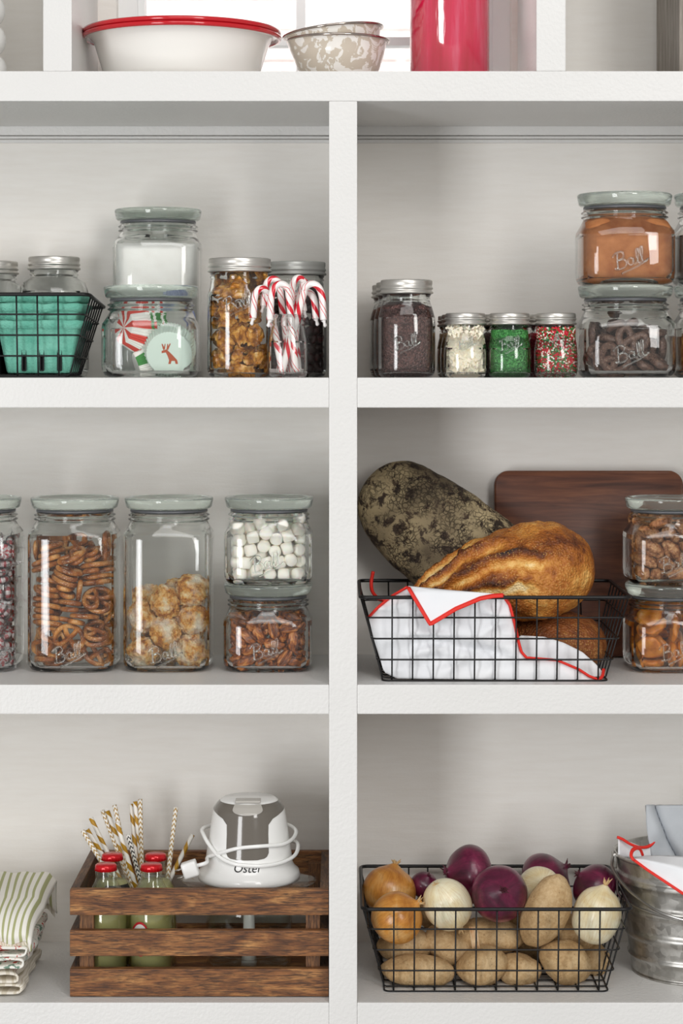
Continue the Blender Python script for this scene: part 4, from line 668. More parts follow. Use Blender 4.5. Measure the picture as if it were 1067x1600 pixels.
# candy canes in a small open jar
yk = .034; J16 = Vector((X(450, yk), yk, T2)); mason_jar('small open glass jar holding the candy canes', J16, .0248, .080, .0205, False, group='small mason jars')
t = NT('candy_cane_stripes'); uv = t.N('ShaderNodeUVMap'); xyz = t.N('ShaderNodeSeparateXYZ', Vector=uv.outputs[0])
fr_ = t.math('FRACT', t.math('ADD', xyz.outputs[0], t.math('MULTIPLY', xyz.outputs[1], 20.0)))
M_CANE = t.prin(t.ramp(fr_, [(0, '#d3142b'), (.2, '#f7f1ee'), (.44, '#d3142b'), (.48, '#f7f1ee'), (.6, '#e0374a'), (.635, '#f7f1ee')], 'CONSTANT'), .18, Coat__Weight=.5)
M_CANEWRAP = plain('cane_wrapper', '#f3f0ee', .2)
def cane(b, s, sx, r, tip, y0, y1, lab):
    """bottom px, shoulder px, hook side, hook radius px, tip px row, depth at bottom and at the hook"""
    pts = [P(b[0], b[1], y0), P((b[0]*.5+s[0]*.5), (b[1]*.5+s[1]*.5), (y0+y1)/2), P(s[0], s[1], y1)]
    for k in range(1, 6):
        a = PI*k/6; pts.append(P(s[0]+sx*r*(1-math.cos(a)), s[1]-r*1.15*math.sin(a)-1, y1-.001*k))
    ex = s[0]+sx*(2*r+2); pts += [P(ex, s[1]+2, y1-.006), P(ex+sx*1.5, (s[1]+tip)/2, y1-.006), P(ex+sx*2.5, tip, y1-.006)]
    pth = smooth_path(pts, 6); base = pth[0].copy(); pth = [p-base for p in pth]
    o = obj('candy_cane', tube(pth, .0045, 12), M_CANE, None, base); tag(o, lab, 'candy cane', 'candy canes in the open jar')
    e = pth[-1]; obj('wrapper_end', tube([e, e+Vector((sx*.001, 0, -.003)), e+Vector((sx*.002, 0, -.007)), e+Vector((sx*.001, 0, -.009))], [.0038, .0018, .0026, .0012], 8), M_CANEWRAP, o)
for c in (((441, 580), (418, 462), -1, 9, 497, .030, .040, 'candy cane with the lowest hook, furthest left in the open jar'), ((452, 580), (437, 449), -1, 10.5, 478, .046, .052, 'candy cane with tall hook behind the leftmost ones'),
          ((462, 580), (451, 459), -1, 12.5, 500, .024, .018, 'front candy cane hooking left over the jar rim'), ((436, 580), (474, 444), -1, 7.5, 470, .044, .044, 'tallest upright candy cane in the middle of the jar'),
          ((440, 582), (474, 460), 1, 13.5, 500, .022, .024, 'front candy cane hooking widely to the right'), ((455, 582), (470, 468), 1, 9.5, 498, .036, .044, 'candy cane with small right hook inside the wider one'),
          ((466, 580), (458, 470), 1, 6, 486, .050, .058, 'candy cane hidden behind the other hooks in the jar')): cane(*c)
# paper cupcake liners
def liner(mats, kind, r0=.0225, r1=.0315, hh=.021):
    v, f, mi = [], [], []; n = 96
    def fl(r, z, k, amp): a = 2*PI*k/n; rr = r+amp*(1 if k % 2 else -1); return (rr*math.cos(a), rr*math.sin(a), z)
    rows = [(r0, 0, .0), (r0+.001, .0006, .0004), ((r0+r1)/2, hh*.48, .0009), (r1, hh, .0012)]
    for r, z, am in rows: v += [fl(r, z, k, am) for k in range(n)]
    v.append((0, 0, 0)); c = len(v)-1
    for k in range(n):
        q = (k+1) % n; f.append((c, q, k)); mi.append((k*16//n) % 2 if kind == 'swirl' else 0)
        for i in range(3):
            f.append((i*n+k, i*n+q, (i+1)*n+q, (i+1)*n+k)); mi.append((k*16//n) % 2 if kind == 'swirl' else (1 if kind == 'zig' and (k//12) % 2 else 0))
    me = me_of((v, f), mats, 'cupcake_liner', False); me.polygons.foreach_set('material_index', mi); return me
PW = plain('white_paper', '#f3f2ec', .7); PR = plain('red_paper', '#d8402f', .7); PG = plain('green_paper', '#3d8f3f', .7); PM = plain('mint_paper', '#d5e5da', .7); PB = plain('blue_print_paper', '#aab4dc', .7)
L_sw, L_gr, L_mi, L_bl = liner([PW, PR], 'swirl'), liner([PW, PG], 'zig'), liner([PM, PW], 'plain', .0285, .0335, .017), liner([PW, PB], 'zig')
def liners(me_list, px, py, y, dirv, step, lab, group, sc_=1.0):
    """a nested stack: bottoms face along -dirv towards the viewer"""
    q = Vector(dirv).normalized().to_track_quat('Z', 'Y'); p = P(px, py, y); out = []
    for i, me in enumerate(me_list):
        o = put('cupcake_liner', me); o.rotation_mode = 'QUATERNION'; o.rotation_quaternion = q; o.location = p+Vector(dirv).normalized()*step*i; o.scale = (sc_,)*3
        tag(o, lab[min(i, len(lab)-1)], 'cupcake liner', group); out.append(o)
    return out
liners([L_sw, L_sw, L_gr, L_sw, L_gr, L_gr, L_sw, L_gr], 193, 511, .040, (.80, .60, -.10), .0042, ['red and white swirl cupcake liner facing out of the jar', 'red, green and white liner nested behind the front swirl liner'], 'nested swirl cupcake liners', .92)
dl = liners([L_mi]+[L_mi]*3, 264, 553, .0215, (-.03, .93, .30), .0046, ['pale mint cupcake liner printed with a reddish deer', 'plain pale mint liner nested behind the deer liner'], 'nested mint cupcake liners', .97)
liners([L_bl]*3, 272, 508, .085, (-.1, .9, .25), .0045, ['blue patterned paper liner at the back of the jar'], 'nested blue cupcake liners', .9)
liners([L_gr]*2, 213, 572, .052, (.9, .25, .3), .004, ['green and white paper liner lying at the jar bottom'], 'green liners at the jar bottom', .72)
deer = [[(-9, 4), (-3, 6), (0, 3), (4, -1), (10, -8), (11, -13), (8, -13), (7, -9), (3, -9), (2, -13), (-1, -13), (0, -8), (-2, -2), (-4, 2), (-9, 1)], [(-7, 5), (-9, 13), (-7.6, 13), (-6, 9), (-5, 13), (-4, 13), (-5, 6)], [(-3, 6), (-2, 13), (-.8, 13), (-1, 10), (1.4, 14), (2.2, 13), (-1, 5)]]
dv, df = [], []
for poly in deer:
    b = len(dv); dv += [(x*.00105, -y*.00105, -.0003) for x, y in poly]; df.append(tuple(range(b, b+len(poly))))
obj('deer_print', (dv, df), plain('reddish_brown_ink', '#b4532f', .7), dl[0], smooth=False, rot=(0, 0, PI))
# ------------------------------------------------------------------ wire baskets
def rrect(x0, x1, y0, y1, z, r, n=5, zb=None):
    pts = []
    for cx, cy, a0 in ((x1-r, y0+r, -PI/2), (x1-r, y1-r, 0), (x0+r, y1-r, PI/2), (x0+r, y0+r, PI)):
        for k in range(n+1):
            a = a0+PI/2*k/n; y = cy+r*math.sin(a); zz = z if zb is None else z+(zb-z)*(y-y0)/(y1-y0); pts.append(Vector((cx+r*math.cos(a), y, zz)))
    return pts
def basket(label, x0, x1, y0, y1, zb, h, tx=.028, tyf=.013, tyb=.026, nf=11, ns=7, levels=(.0, .25, .5, .75), back=None):
    b = thing('wire_basket', label, 'basket', ((x0+x1)/2, (y0+y1)/2, zb), 'black wire baskets'); rw = .00115; L = b.location
    def add(n, d): o = obj(n, ([Vector(p)-L for p in d[0]], d[1]), M_BLACKWIRE, b); return o
    zt = zb+h; bx0, bx1, by0, by1 = x0+tx, x1-tx, y0+tyf, y1-tyb; zr = zt if back is None else zb+back
    add('rim', tube(rrect(x0, x1, y0, y1, zt, .010, 5, zr), .0024, 8, True))
    for t_ in levels:
        add('horizontal_wire', tube(rrect(bx0+(x0-bx0)*t_, bx1+(x1-bx1)*t_, by0+(y0-by0)*t_, by1+(y1-by1)*t_, zb+rw+(zt-zb)*t_, .008, 4, zb+rw+(zr-zb)*t_), rw, 6, True))
    for i in range(nf):
        x = bx0+.012+(bx1-bx0-.024)*i/(nf-1)
        add('upright_wire', tube([(x, y0, zt), (x, by0, zb+.004), (x, by0+.003, zb+rw), (x, by1-.003, zb+rw), (x, by1, zb+.004), (x, y1, zr)], rw, 6))
    for i in range(ns):
        y = by0+.018+(by1-by0-.036)*i/(ns-1); yt = y0+.022+(y1-y0-.044)*i/(ns-1); z_ = zt+(zr-zt)*(yt-y0)/(y1-y0)
        add('side_wire', tube([(x0, yt, z_), (bx0, y, zb+.004), (bx0+.003, y, zb+rw*2.2), (bx1-.003, y, zb+rw*2.2), (bx1, y, zb+.004), (x1, yt, z_)], rw, 6))
    return b
# --- bread basket, shelf 3 right
byf = .016; bx0_, bx1_ = X(563, byf), X(986, byf)
basket('black wire basket holding bread and a red-edged napkin', bx0_, bx1_, byf, .235, T3, .1075)
# --- onion basket, shelf 4 right
oyf = .034; ox0, ox1 = X(566, oyf), X(987, oyf)
basket('black wire basket full of onions and potatoes', ox0, ox1, oyf, .272, T4, .1085)
# --- berry basket, shelf 2 left
gx1 = X(139, .012); basket('black wire basket of green berry cartons at the left photo edge', gx1-.339, gx1, .012, .192, T2, .1045, .027, .010, .024, back=.093)

# ------------------------------------------------------------------ bread
def loaf(axis, rad, up, seed, amp=.05, nu=110, nv=84, fn=None, flat=.55, blunt=2.6):
    """axis: centre points, rad: (t, width, height) profile; rounded ends, flattened base"""
    ax = smooth_path(axis, 12); n = len(ax); v, f, tone = [], [], []; up = Vector(up)
    cum = [0]
    for a, b in zip(ax, ax[1:]): cum.append(cum[-1]+(b-a).length)
    def at(t):
        d = t*cum[-1]
        for i in range(n-1):
            if cum[i+1] >= d or i == n-2:
                q = (d-cum[i])/(cum[i+1]-cum[i]); return ax[i].lerp(ax[i+1], min(1, max(0, q))), (ax[i+1]-ax[i]).normalized()
    for i in range(nu+1):
        t = .5-.5*math.cos(PI*i/nu); p, tg = at(t); b = tg.cross(up).normalized(); u = b.cross(tg).normalized()
        e = max(0, 1-abs(2*t-1)**blunt)**.5; w_ = pl([(q[0], q[1]) for q in rad], t)*e; h = pl([(q[0], q[2]) for q in rad], t)*e
        for k in range(nv):
            a = 2*PI*k/nv; c, s = math.cos(a), math.sin(a); hh = h if s > 0 else h*flat
            pt = p+b*(w_*math.copysign(abs(c)**.85, c))+u*(hh*s); dr = (b*c+u*s).normalized()
            q = pt*14+Vector((seed*5, 0, 0)); am = amp*(noise.noise(q)+.45*noise.noise(q*3)+.22*noise.noise(q*8))*(e**.5); bump_, tn = fn(t, a, pt) if fn else (0, .5); tone.append(tn)
            v.append(pt+dr*(am*.1+bump_*e))
    for i in range(nu):
        for k in range(nv): q = (k+1) % nv; f.append((i*nv+k, i*nv+q, (i+1)*nv+q, (i+1)*nv+k))
    o0 = sum((Vector(p) for p in v), Vector())/len(v); lo = min(p.z for p in v); o0.z = lo
    return [p-o0 for p in v], f, o0, tone
def crust(name, stops, flour=None, blister=True, fsc=55, tone=False):
    t = NT(name); co = t.co(); big = t.noise(co, 16, 5, .6, .6); mid = t.noise(co, 75, 5, .65); fine = t.voro(co, 300)
    mixv = t.math('ADD', t.math('MULTIPLY', big, .58), t.math('MULTIPLY', mid, .42)); h = t.math('ADD', mid, t.math('MULTIPLY', fine, -.6))
    if tone: mixv = t.math('ADD', mixv, t.math('MULTIPLY', t.math('SUBTRACT', t.N('ShaderNodeAttribute', _attribute_name='bake').outputs['Fac'], .5), .5))
    col = t.ramp(mixv, stops)
    if blister: col = t.mix(t.math('MULTIPLY', t.ramp(fine, [(0, .8), (.2, .4), (.38, 0.0)]), t.ramp(t.noise(co, 22, 2), [(.4, .1), (.6, 1.0)])), col, '#e2b064')
    if flour:
        n2 = t.noise(co, fsc, 8, .72, .3); n3 = t.noise(co, 8, 3)
        fac = t.math('MULTIPLY', t.ramp(n2, [(.43, 0.0), (.5, 1.0)]), t.ramp(n3, [(.36, .15), (.58, 1.0)])); col = t.mix(fac, col, flour)
        wv = t.N('ShaderNodeVectorMath', _operation='ADD', i0=co, i1=t.N('ShaderNodeVectorMath', _operation='MULTIPLY', i0=t.N('ShaderNodeTexNoise', Vector=co, Scale=90.0, Detail=3.0).outputs[1], i1=(.012, .012, .012)).outputs[0]).outputs[0]
        crk = t.ramp(t.N('ShaderNodeTexVoronoi', _feature='DISTANCE_TO_EDGE', Vector=wv, Scale=170.0).outputs[0], [(0, 1.0), (.05, .5), (.13, 0.0)]); crk = t.math('MULTIPLY', crk, t.ramp(t.noise(co, 35, 4), [(.42, 0.0), (.58, 1.0)])); col = t.mix(t.math('MULTIPLY', crk, .5), col, '#2a1d12'); h = t.math('SUBTRACT', n2, crk)
    return t.prin(col, .55 if blister else .8, t.bump(h, .9, .003))
def bread(lab, *a, mat=None, **k):
    v, f, o0, tone = loaf(*a, **k); o = obj('bread_loaf', (v, f), mat, None, o0)
    at_ = o.data.attributes.new('bake', 'FLOAT', 'POINT'); at_.data.foreach_set('value', tone)
    return tag(o, lab, 'bread', 'loaves in the wire basket')
M_DARKB = crust('floury_dark_crust', [(.3, '#1f1710'), (.5, '#36281c'), (.7, '#54412d')], '#b8a680', False)
M_GOLDB = crust('golden_crust', [(.22, '#2a1006'), (.36, '#6f3712'), (.48, '#a9621f'), (.58, '#cb883a'), (.68, '#e6b768'), (.8, '#f3dca6')], tone=True)
M_BROWNB = crust('brown_crust', [(.3, '#4d2813'), (.5, '#85491f'), (.7, '#b87c3f')])
yl = .200
bread('long dark flour-dusted loaf leaning in the left of the basket', [P(578, 744, yl+.025), P(640, 799, yl+.015), P(708, 855, yl), P(800, 930, yl-.02)], [(0, .066, .046), (.15, .064, .042), (.5, .072, .040), (.8, .078, .040), (1, .072, .036)], (-.1, -1, .25), 3, .035, mat=M_DARKB, flat=.8, blunt=4.2)
def ear(t, a, p):
    # scored ridges running along the loaf: raised dark lips with pale torn crumb beside them
    w1 = .55+.45*math.sin(t*3.5); bmp = 0; tn = .5+.3*noise.noise(p*22)
    for k, (off, amp_) in enumerate(((0, .011), (.5, .008), (-.55, .006), (.95, .006))):
        d = a-(w1+off+.22*noise.noise(Vector((t*7, k*3, 1)))+.06*noise.noise(Vector((t*30, k*3, 1)))); act = max(0, min(1, (t-.02)*9))*max(0, min(1, ((.80, .62, .7, .5)[k]-t)*7))
        lip = math.exp(-(d/.07)**2); crumb = math.exp(-((d+.2)/.12)**2); bmp += act*(amp_*lip-amp_*.55*crumb); md = .35+.9*max(0, .5+noise.noise(p*26+Vector((k*4, 0, 0)))); tn += act*md*(.62*crumb-.55*lip)
    bmp += .003*noise.noise(p*48)+.0012*noise.noise(p*120); return bmp, max(-.2, min(1.2, tn))
yg = .112
bread('golden crusty loaf with a dark scored ridge on top of the napkin', [P(632, 952, yg), P(700, 926, yg), P(780, 904, yg), P(860, 893, yg), P(929, 897, yg)], [(0, .036, .030), (.3, .052, .044), (.55, .062, .058), (.8, .069, .067), (1, .066, .068)], (.1, -.35, 1), 11, .07, fn=ear, mat=M_GOLDB, flat=.95, blunt=3.2)
bread('smaller brown loaf low at the right end of the basket', [P(780, 1018, .125), P(850, 1010, .125), P(948, 1010, .12)], [(0, .05, .034), (.5, .06, .045), (1, .056, .045)], (0, -.2, 1), 5, .05, mat=M_BROWNB, flat=.72)
# napkin: front sheet against the wires, flap over the rim, inner layer, all with red piping
M_LINEN = grainy('white_linen', [(.3, '#e6e8ec'), (.7, '#eff0f2')], 10, .85, .25, .0006, 900); M_PIPING = plain('red_piping', '#e0281a', .6); M_PIPD = M_PIPING
nap = thing('bread_napkin', 'white linen napkin with red piping lining the bread basket', 'napkin', (X(740, .05), .06, T3+.002))
def nput(n, d, m, solidify=0): o = obj(n, ([Vector(p)-nap.location for p in d[0]], d[1]), m, nap); (solid(o, solidify) if solidify else None); return o
def fy(py): q = (1065-py)/130; return byf+.0155-.013*q           # inner face of the basket front, leaning outwards
tops = [(576, 964), (590, 949), (612, 931), (636, 917), (680, 921), (740, 926), (785, 929), (796, 945), (804, 975), (809, 1000), (814, 1018), (822, 1027), (870, 1031), (903, 1045), (920, 1056), (936, 1062)]
bots = [(576, 966), (586, 1005), (600, 1050), (620, 1060), (936, 1063.5)]
def sheet(u, v):
    px = 576+360*u; a = pl(bots, px); b = min(a-.3, pl(tops, px)); py = a+(b-a)*v
    f1 = noise.noise(Vector((px*.02, py*.03, 2))); f2 = abs(noise.noise(Vector((px*.013+py*.02, (py-px*.4)*.02, 5)))); edge = max(0, 1-(px-576)/60)
    y = fy(py)+.004+.005*max(0, f1)+.020*f2**.8*min(1, (1070-py)/30)*(1 if px > 640 else .5)*max(.1, min(1, (815-px)/40))+edge*.02+.012*math.exp(-(((py-1005)-(px-690)*.18)/9)**2)*min(1, max(0, (px-660)/30))*max(0, min(1, (800-px)/30))
    return P(px, py, y)
nput('front_sheet', grid(sheet, 110, 40), M_LINEN, .0012)
nput('piping', tube([sheet((px-576)/360, 1.0)+Vector((0, -.0032, 0)) for px in list(range(576, 640, 4))], .0031, 8, flat=.55), M_PIPING)
nput('piping', tube([sheet((px-576)/360, 1.0)+Vector((0, -.0032, 0)) for px in [783+q*1.4 for q in range(0, 110)]], .0031, 8, flat=.55), M_PIPING)
def flap(u, v):                                       # triangle hanging over the front rim
    top = Vector((638+148*u, pl([(638, 916), (700, 922), (786, 929)], 638+148*u))); low = pl([(638, 918), (672, 975), (712, 951), (750, 935), (770, 931), (786, 930)], top.x)
    py = top.y+(low-top.y)*v; y = byf-.0045-.002*noise.noise(Vector((top.x*.03, py*.03, 1)))-.003*v+(.010*max(0, 1-(py-914)/12) if py < 926 else 0)
    return P(top.x, py, y)
nput('folded_flap', grid(flap, 60, 16), M_LINEN, .0011)
nput('piping', tube([flap((px-638)/148, 1.0)+Vector((0, -.001, 0)) for px in [638+q*2 for q in range(75)]], .0031, 8, flat=.6), M_PIPING)
tin = [(806, 998), (814, 993), (850, 995), (880, 1004), (910, 1019), (930, 1037), (941, 1050)]
def inner(u, v):
    px = 806+135*u; a = 1063; b = pl(tin, px); py = a+(b-a)*v; return P(px, py, fy(py)+.016+.010*v+.004*noise.noise(Vector((px*.05, py*.05, 8))))
nput('inner_fold', grid(inner, 50, 16), M_LINEN, .0012)
nput('piping', tube(smooth_path([P(583, 893, .19), P(580, 910, .19), P(582, 925, .18), P(592, 936, .16), P(600, 938, .12)], 5), .0024, 8), M_PIPING)
nput('piping', tube(smooth_path([P(936, 1062, .034), P(941, 1056, .04), P(943, 1046, .05)], 5), .0022, 8), M_PIPING)
# cutting board
t = NT('walnut'); co = t.co(scale=(1.2, 6, 14)); n = t.noise(co, 5, 6, .6, 1.2); g = t.noise(t.co(scale=(8, 200, 260)), 3, 3)
M_WALNUT = t.prin(t.mix(t.math('MULTIPLY', g, .45), t.ramp(n, [(.3, '#4a281b'), (.5, '#6c3e2a'), (.7, '#8a5538')]), '#351a11'), .45, t.bump(g, .15, .0006))
cx0, cx1 = X(773, .262), X(1068, .262)
def rplate(x0, x1, z0, z1, y0, y1, r):
    pts = [(p.x, p.y) for p in rrect(x0, x1, z0, z1, 0, r, 8)]; n = len(pts); b = .002
    cxm, czm = (x0+x1)/2, (z0+z1)/2
    def ins(p): return (p[0]+math.copysign(b, cxm-p[0]), p[1]+math.copysign(b, czm-p[1]))
    v = [(*([ins(p)[0], y0, ins(p)[1]]),) for p in pts]+[(p[0], y0+b, p[1]) for p in pts]+[(p[0], y1-b, p[1]) for p in pts]+[(ins(p)[0], y1, ins(p)[1]) for p in pts]; f = [tuple(range(n)), tuple(range(3*n, 4*n))[::-1]]
    for k in range(3):
        for i in range(n): q = (i+1) % n; f.append((k*n+q, k*n+i, (k+1)*n+i, (k+1)*n+q))
    return v, f
H_ = Z(737, .262)-T3; cb = obj('cutting_board', rplate(-(cx1-cx0)/2, (cx1-cx0)/2, 0, H_, -.01, .01, .020), M_WALNUT, None, ((cx0+cx1)/2, .262, T3+.001), rot=(-.05, 0, 0)); autosharp(cb, 40)
tag(cb, 'dark walnut cutting board with rounded corners leaning on the wall', 'cutting board')

# ------------------------------------------------------------------ onions and potatoes
def onion_mat(name, stops, streak='#c07a35', gl=.28):
    t = NT(name); co = t.co(); xyz = t.N('ShaderNodeSeparateXYZ', Vector=co); ang = t.N('ShaderNodeMath', _operation='ARCTAN2', i0=xyz.outputs[1], i1=xyz.outputs[0]).outputs[0]
    vec = t.N('ShaderNodeCombineXYZ', X=t.math('MULTIPLY', t.math('SINE', ang), 3.0), Y=t.math('MULTIPLY', t.math('COSINE', ang), 3.0), Z=t.math('MULTIPLY', xyz.outputs[2], 9.0)).outputs[0]
    st = t.noise(vec, 5, 4, .6); big = t.noise(co, 22, 4, .6, .7)
    col = t.mix(t.math('MULTIPLY', t.ramp(st, [(.5, 0.0), (.56, .5), (.62, 0.0)]), .7), t.ramp(big, stops), streak)
    return t.prin(col, gl, t.bump(st, .25, .001), Coat__Weight=.15)
M_YEL = onion_mat('yellow_onion_skin', [(.3, '#a8611c'), (.5, '#cf8f3f'), (.7, '#dcb376')], '#8a4a14')
M_WHI = onion_mat('pale_onion_skin', [(.28, '#bd7f35'), (.36, '#e2cf9f'), (.6, '#ede6c9'), (.75, '#dfe0b8')], '#b98a4a')
M_RED = onion_mat('red_onion_skin', [(.3, '#2f0c1e'), (.48, '#5d1535'), (.62, '#7c2447'), (.74, '#b07a86')], '#300a1a')
M_ROOT = plain('dry_onion_root', '#c9a878', .8); M_DARKSKIN = plain('dry_red_onion_skin', '#4a1a26', .7)
def onion(lab, px, py, y, rx, rz, mat, tilt=(0, 0, 0), tip=True, group='onions in the wire basket'):
    R = rx*S(y); H = rz*S(y); prof = []
    for i in range(1, 22):
        a = PI*i/22; r = math.sin(a)**.88*R; z = -math.cos(a)*H
        if a > 2.55: r = max(r*(1-.35*(a-2.55)/.55), R*.10); z += H*.22*((a-2.55)/.6)**2
        prof.append((r, z))
    d = loft([(0, -H*.96)]+prof+[(R*.075, H*1.27), (0, H*1.28)] if tip else [(0, -H*.96)]+prof+[(0, H*1.18)], 40)
    v = [Vector(p)*(1+.035*noise.noise(Vector(p)*38+Vector((px, 0, 0)))) for p in d[0]]
    o = thing('onion', lab, 'onion', P(px, py, y), group, tilt)
    obj('bulb', (v, d[1]), mat, o)
    m2 = M_DARKSKIN if mat is M_RED else M_ROOT; ds = []; rr = random.Random(int(px*7+py))
    for k in range(7):
        a = 2*PI*k/7+rr.random(); e = Vector((math.cos(a), math.sin(a), 0))*R*.16
        ds.append(tube([Vector((0, 0, H*1.1)), Vector((0, 0, H*1.2))+e*.5, Vector((0, 0, H*(1.27+.14*rr.random())))+e*rr.uniform(.6, 1.5)], [R*.06, R*.05, R*.008], 5)[:2])
    obj('dry_neck', join(*ds), m2, o)
    ds = [tube([Vector((0, 0, -H*.93)), Vector((math.cos(k)*R*.1, math.sin(k*1.7)*R*.1, -H*1.0)), Vector((math.cos(k)*R*.17, math.sin(k*1.7)*R*.17, -H*1.05))], [R*.02, R*.014, R*.005], 4)[:2] for k in range(8)]
    obj('roots', join(*ds), M_ROOT, o); return o
t = NT('potato_skin'); co = t.co(); big = t.noise(co, 28, 4); fine = t.noise(co, 260, 4, .7); sp_ = t.voro(co, 170)
col = t.ramp(t.math('ADD', t.math('MULTIPLY', big, .6), t.math('MULTIPLY', fine, .4)), [(.32, '#8d6c45'), (.48, '#b8976a'), (.68, '#d8bd93')])
M_POT = t.prin(t.mix(t.ramp(sp_, [(0, .9), (.08, .6), (.14, 0.0)]), col, '#5f4527'), .75, t.bump(fine, .7, .002))
def potato(lab, px, py, y, rx, rz, ry=None, tilt=0, seed=1, bend=0.0, amp=.15):
    s = S(y); ry = ry or min(rx, rz); rr = random.Random(seed); eyes = [(Vector((rr.gauss(0, 1), -abs(rr.gauss(.6, .6)), rr.gauss(0, 1))).normalized(), rr.uniform(.07, .12)) for _ in range(6)]
    def pin(p, q):
        dent = sum(math.exp(-((p-e).length/w_)**2) for e, w_ in eyes)*.035
        q = q*(1-dent); return Vector((q.x, q.y, q.z+bend*(p.x**2)*rz*s))
    o = obj('potato', blob(rx*s, ry*s, rz*s, amp, 1.0, seed, 4, .03, 4, pin), M_POT, None, P(px, py, y), rot=(0, tilt, 0)); return tag(o, lab, 'potato', 'potatoes in the wire basket')
R_ = math.radians
potato('long flat potato at the lower left of the basket', 655, 1517, .083, 56, 26, 32, R_(2), 2)
potato('rounded potato second from left along the basket bottom', 754, 1510, .085, 41, 31, 33, R_(-12), 3)
potato('short potato third from left along the basket bottom', 812, 1515, .094, 37, 25, 30, R_(6), 4)
potato('large round potato at the lower right of the basket front', 884, 1502, .090, 42, 34, 34, R_(20), 5)
potato('potato half hidden in the lower right basket corner', 925, 1500, .140, 28, 30, 30, 0, 6)
potato('potato under the orange onion on the left', 632, 1475, .120, 44, 27, 32, R_(-6), 7)
potato('potato wedged below the large pale onion', 700, 1477, .118, 40, 30, 32, R_(38), 8)
potato('broad potato below the big front red onion', 768, 1462, .120, 52, 28, 32, R_(4), 9)
potato('long knobbly potato standing upright above the basket rim', 854, 1424, .088, 60, 35, 33, R_(-63), 21, .10, .05)
potato('potato behind the upright long one', 893, 1458, .135, 40, 28, 32, R_(20), 12)
potato('potato at the rear left of the basket floor', 640, 1478, .205, 44, 27, 34, R_(5), 13)
potato('potato at the rear middle of the basket floor', 740, 1478, .205, 46, 27, 34, R_(-5), 14)
potato('potato at the rear right of the basket floor', 838, 1478, .205, 44, 27, 34, R_(8), 15)
potato('potato in the rear layer under the red onions', 690, 1425, .190, 44, 30, 34, R_(8), 16)
potato('potato in the rear layer near the right onion', 800, 1425, .190, 44, 30, 34, R_(-8), 17)
onion('yellow onion in the rear left corner of the basket', 608, 1392, .165, 42, 37, M_YEL, (R_(-12), R_(14), 0), False)
onion('orange yellow onion with dry neck at the basket front left', 620, 1434, .078, 41, 38, M_YEL, (R_(12), R_(52), 0))
onion('pale onion second from left behind the basket rim', 699, 1413, .085, 37.5, 41, M_WHI, (R_(-14), R_(152), 0))
onion('pale onion with dark root end behind the upright potato', 843, 1388, .150, 34, 30, M_WHI, (R_(62), R_(10), 0))
onion('big pale onion at the right end of the basket', 932, 1430, .092, 38, 45, M_WHI, (R_(14), R_(8), R_(40)), False)
onion('wide red onion with dry skin at the top left', 732, 1366, .165, 46, 33, M_RED, (R_(20), R_(-78), 0))
onion('big shiny red onion in front centre of the basket', 780, 1396, .095, 44, 43, M_RED, (R_(70), R_(10), 0), False)
onion('red onion at the rear behind the upright potato', 852, 1374, .215, 42, 34, M_RED, (R_(-8), R_(60), 0))
onion('red onion behind the big pale right onion', 929, 1386, .160, 37, 30, M_RED, (R_(10), R_(-50), 0))
onion('small red onion between the yellow and pale onions', 663, 1383, .175, 22, 19, M_RED, (R_(30), R_(20), 0), False)
# loose skin flakes hanging from the pale onion
sk = obj('onion_skin_flake', grid(lambda u, v: P(733+12*u+5*v, 1448+34*v, .052+.006*math.sin(u*5)+.004*v), 6, 8), grainy('dry_skin', [(.3, '#c08a55'), (.7, '#ead7b5')], 60, .5, .4, .001)); solid(sk, .0004)
tag(sk, 'loose papery onion skin flake hanging below the pale onion', 'onion skin')

# ------------------------------------------------------------------ green pulp berry cartons
M_PULP = grainy('green_moulded_pulp', [(.3, '#5fae98'), (.7, '#83cab5')], 50, .9, .8, .002, 420)
def carton(lab, cx, cy, z0, wt, wb, h, seed, slots):
    n = 4; prof = []
    def ringpts(hw, z, am, ph):
        out = []
        for p in rrect(-hw, hw, -hw, hw, z, hw*.16, 4):
            out.append(p)
        pts = []
        for a, b in zip(out, out[1:]+out[:1]):
            m = max(1, int((b-a).length/.006))
            for k in range(m): pts.append(a.lerp(b, k/m))
        return pts
    rows = [(wb*.96, .0015), (wb, .004), (wb+(wt-wb)*.45, h*.5), (wb+(wt-wb)*.82, h-.0115), (wb+(wt-wb)*.86, h-.0105), (wt+.0015, h-.0095), (wt+.004, h-.0015), (wt+.0035, h), (wt-.001, h)]
    cnt = len(ringpts(wt, 0, 0, 0)); v, f = [], []
    def resample(hw, z):
        ps = rrect(-hw, hw, -hw, hw, z, hw*.16, 4); L = []; tot = 0
        for a, b in zip(ps, ps[1:]+ps[:1]): L.append((tot, a, b)); tot += (b-a).length
        out = []
        for k in range(96):
            d = tot*k/96
            for q in reversed(L):
                if d >= q[0]-1e-9: out.append(q[1]+(q[2]-q[1]).normalized()*(d-q[0])); break
        return out
    for i, (hw, z) in enumerate(rows):
        for p in resample(hw, z):
            wob = .0022*noise.noise(Vector((p.x*55+seed*3, p.y*55, 4))) if z > h*.84 else 0; v.append(p+Vector((0, -abs(wob)*.4 if z > h*.84 else 0, wob)))
    for i in range(len(rows)-1):
        for k in range(96): q = (k+1) % 96; f.append((i*96+k, i*96+q, (i+1)*96+q, (i+1)*96+k))
    f.append(tuple(range(96))[::-1])
    o = thing('berry_carton', lab, 'carton', (cx, cy, z0), 'green berry cartons'); b = obj('carton_body', (v, f), M_PULP, o); solid(b, .0016, -1)
    if slots:
        for q in (-.018, .0045, .027): obj('vent_slot', shift(rplate(-.0030, .0030, 0, .027, -.0006, .0003, .0018), (q, -wb-.0032, .004), None), M_SLOT, o)
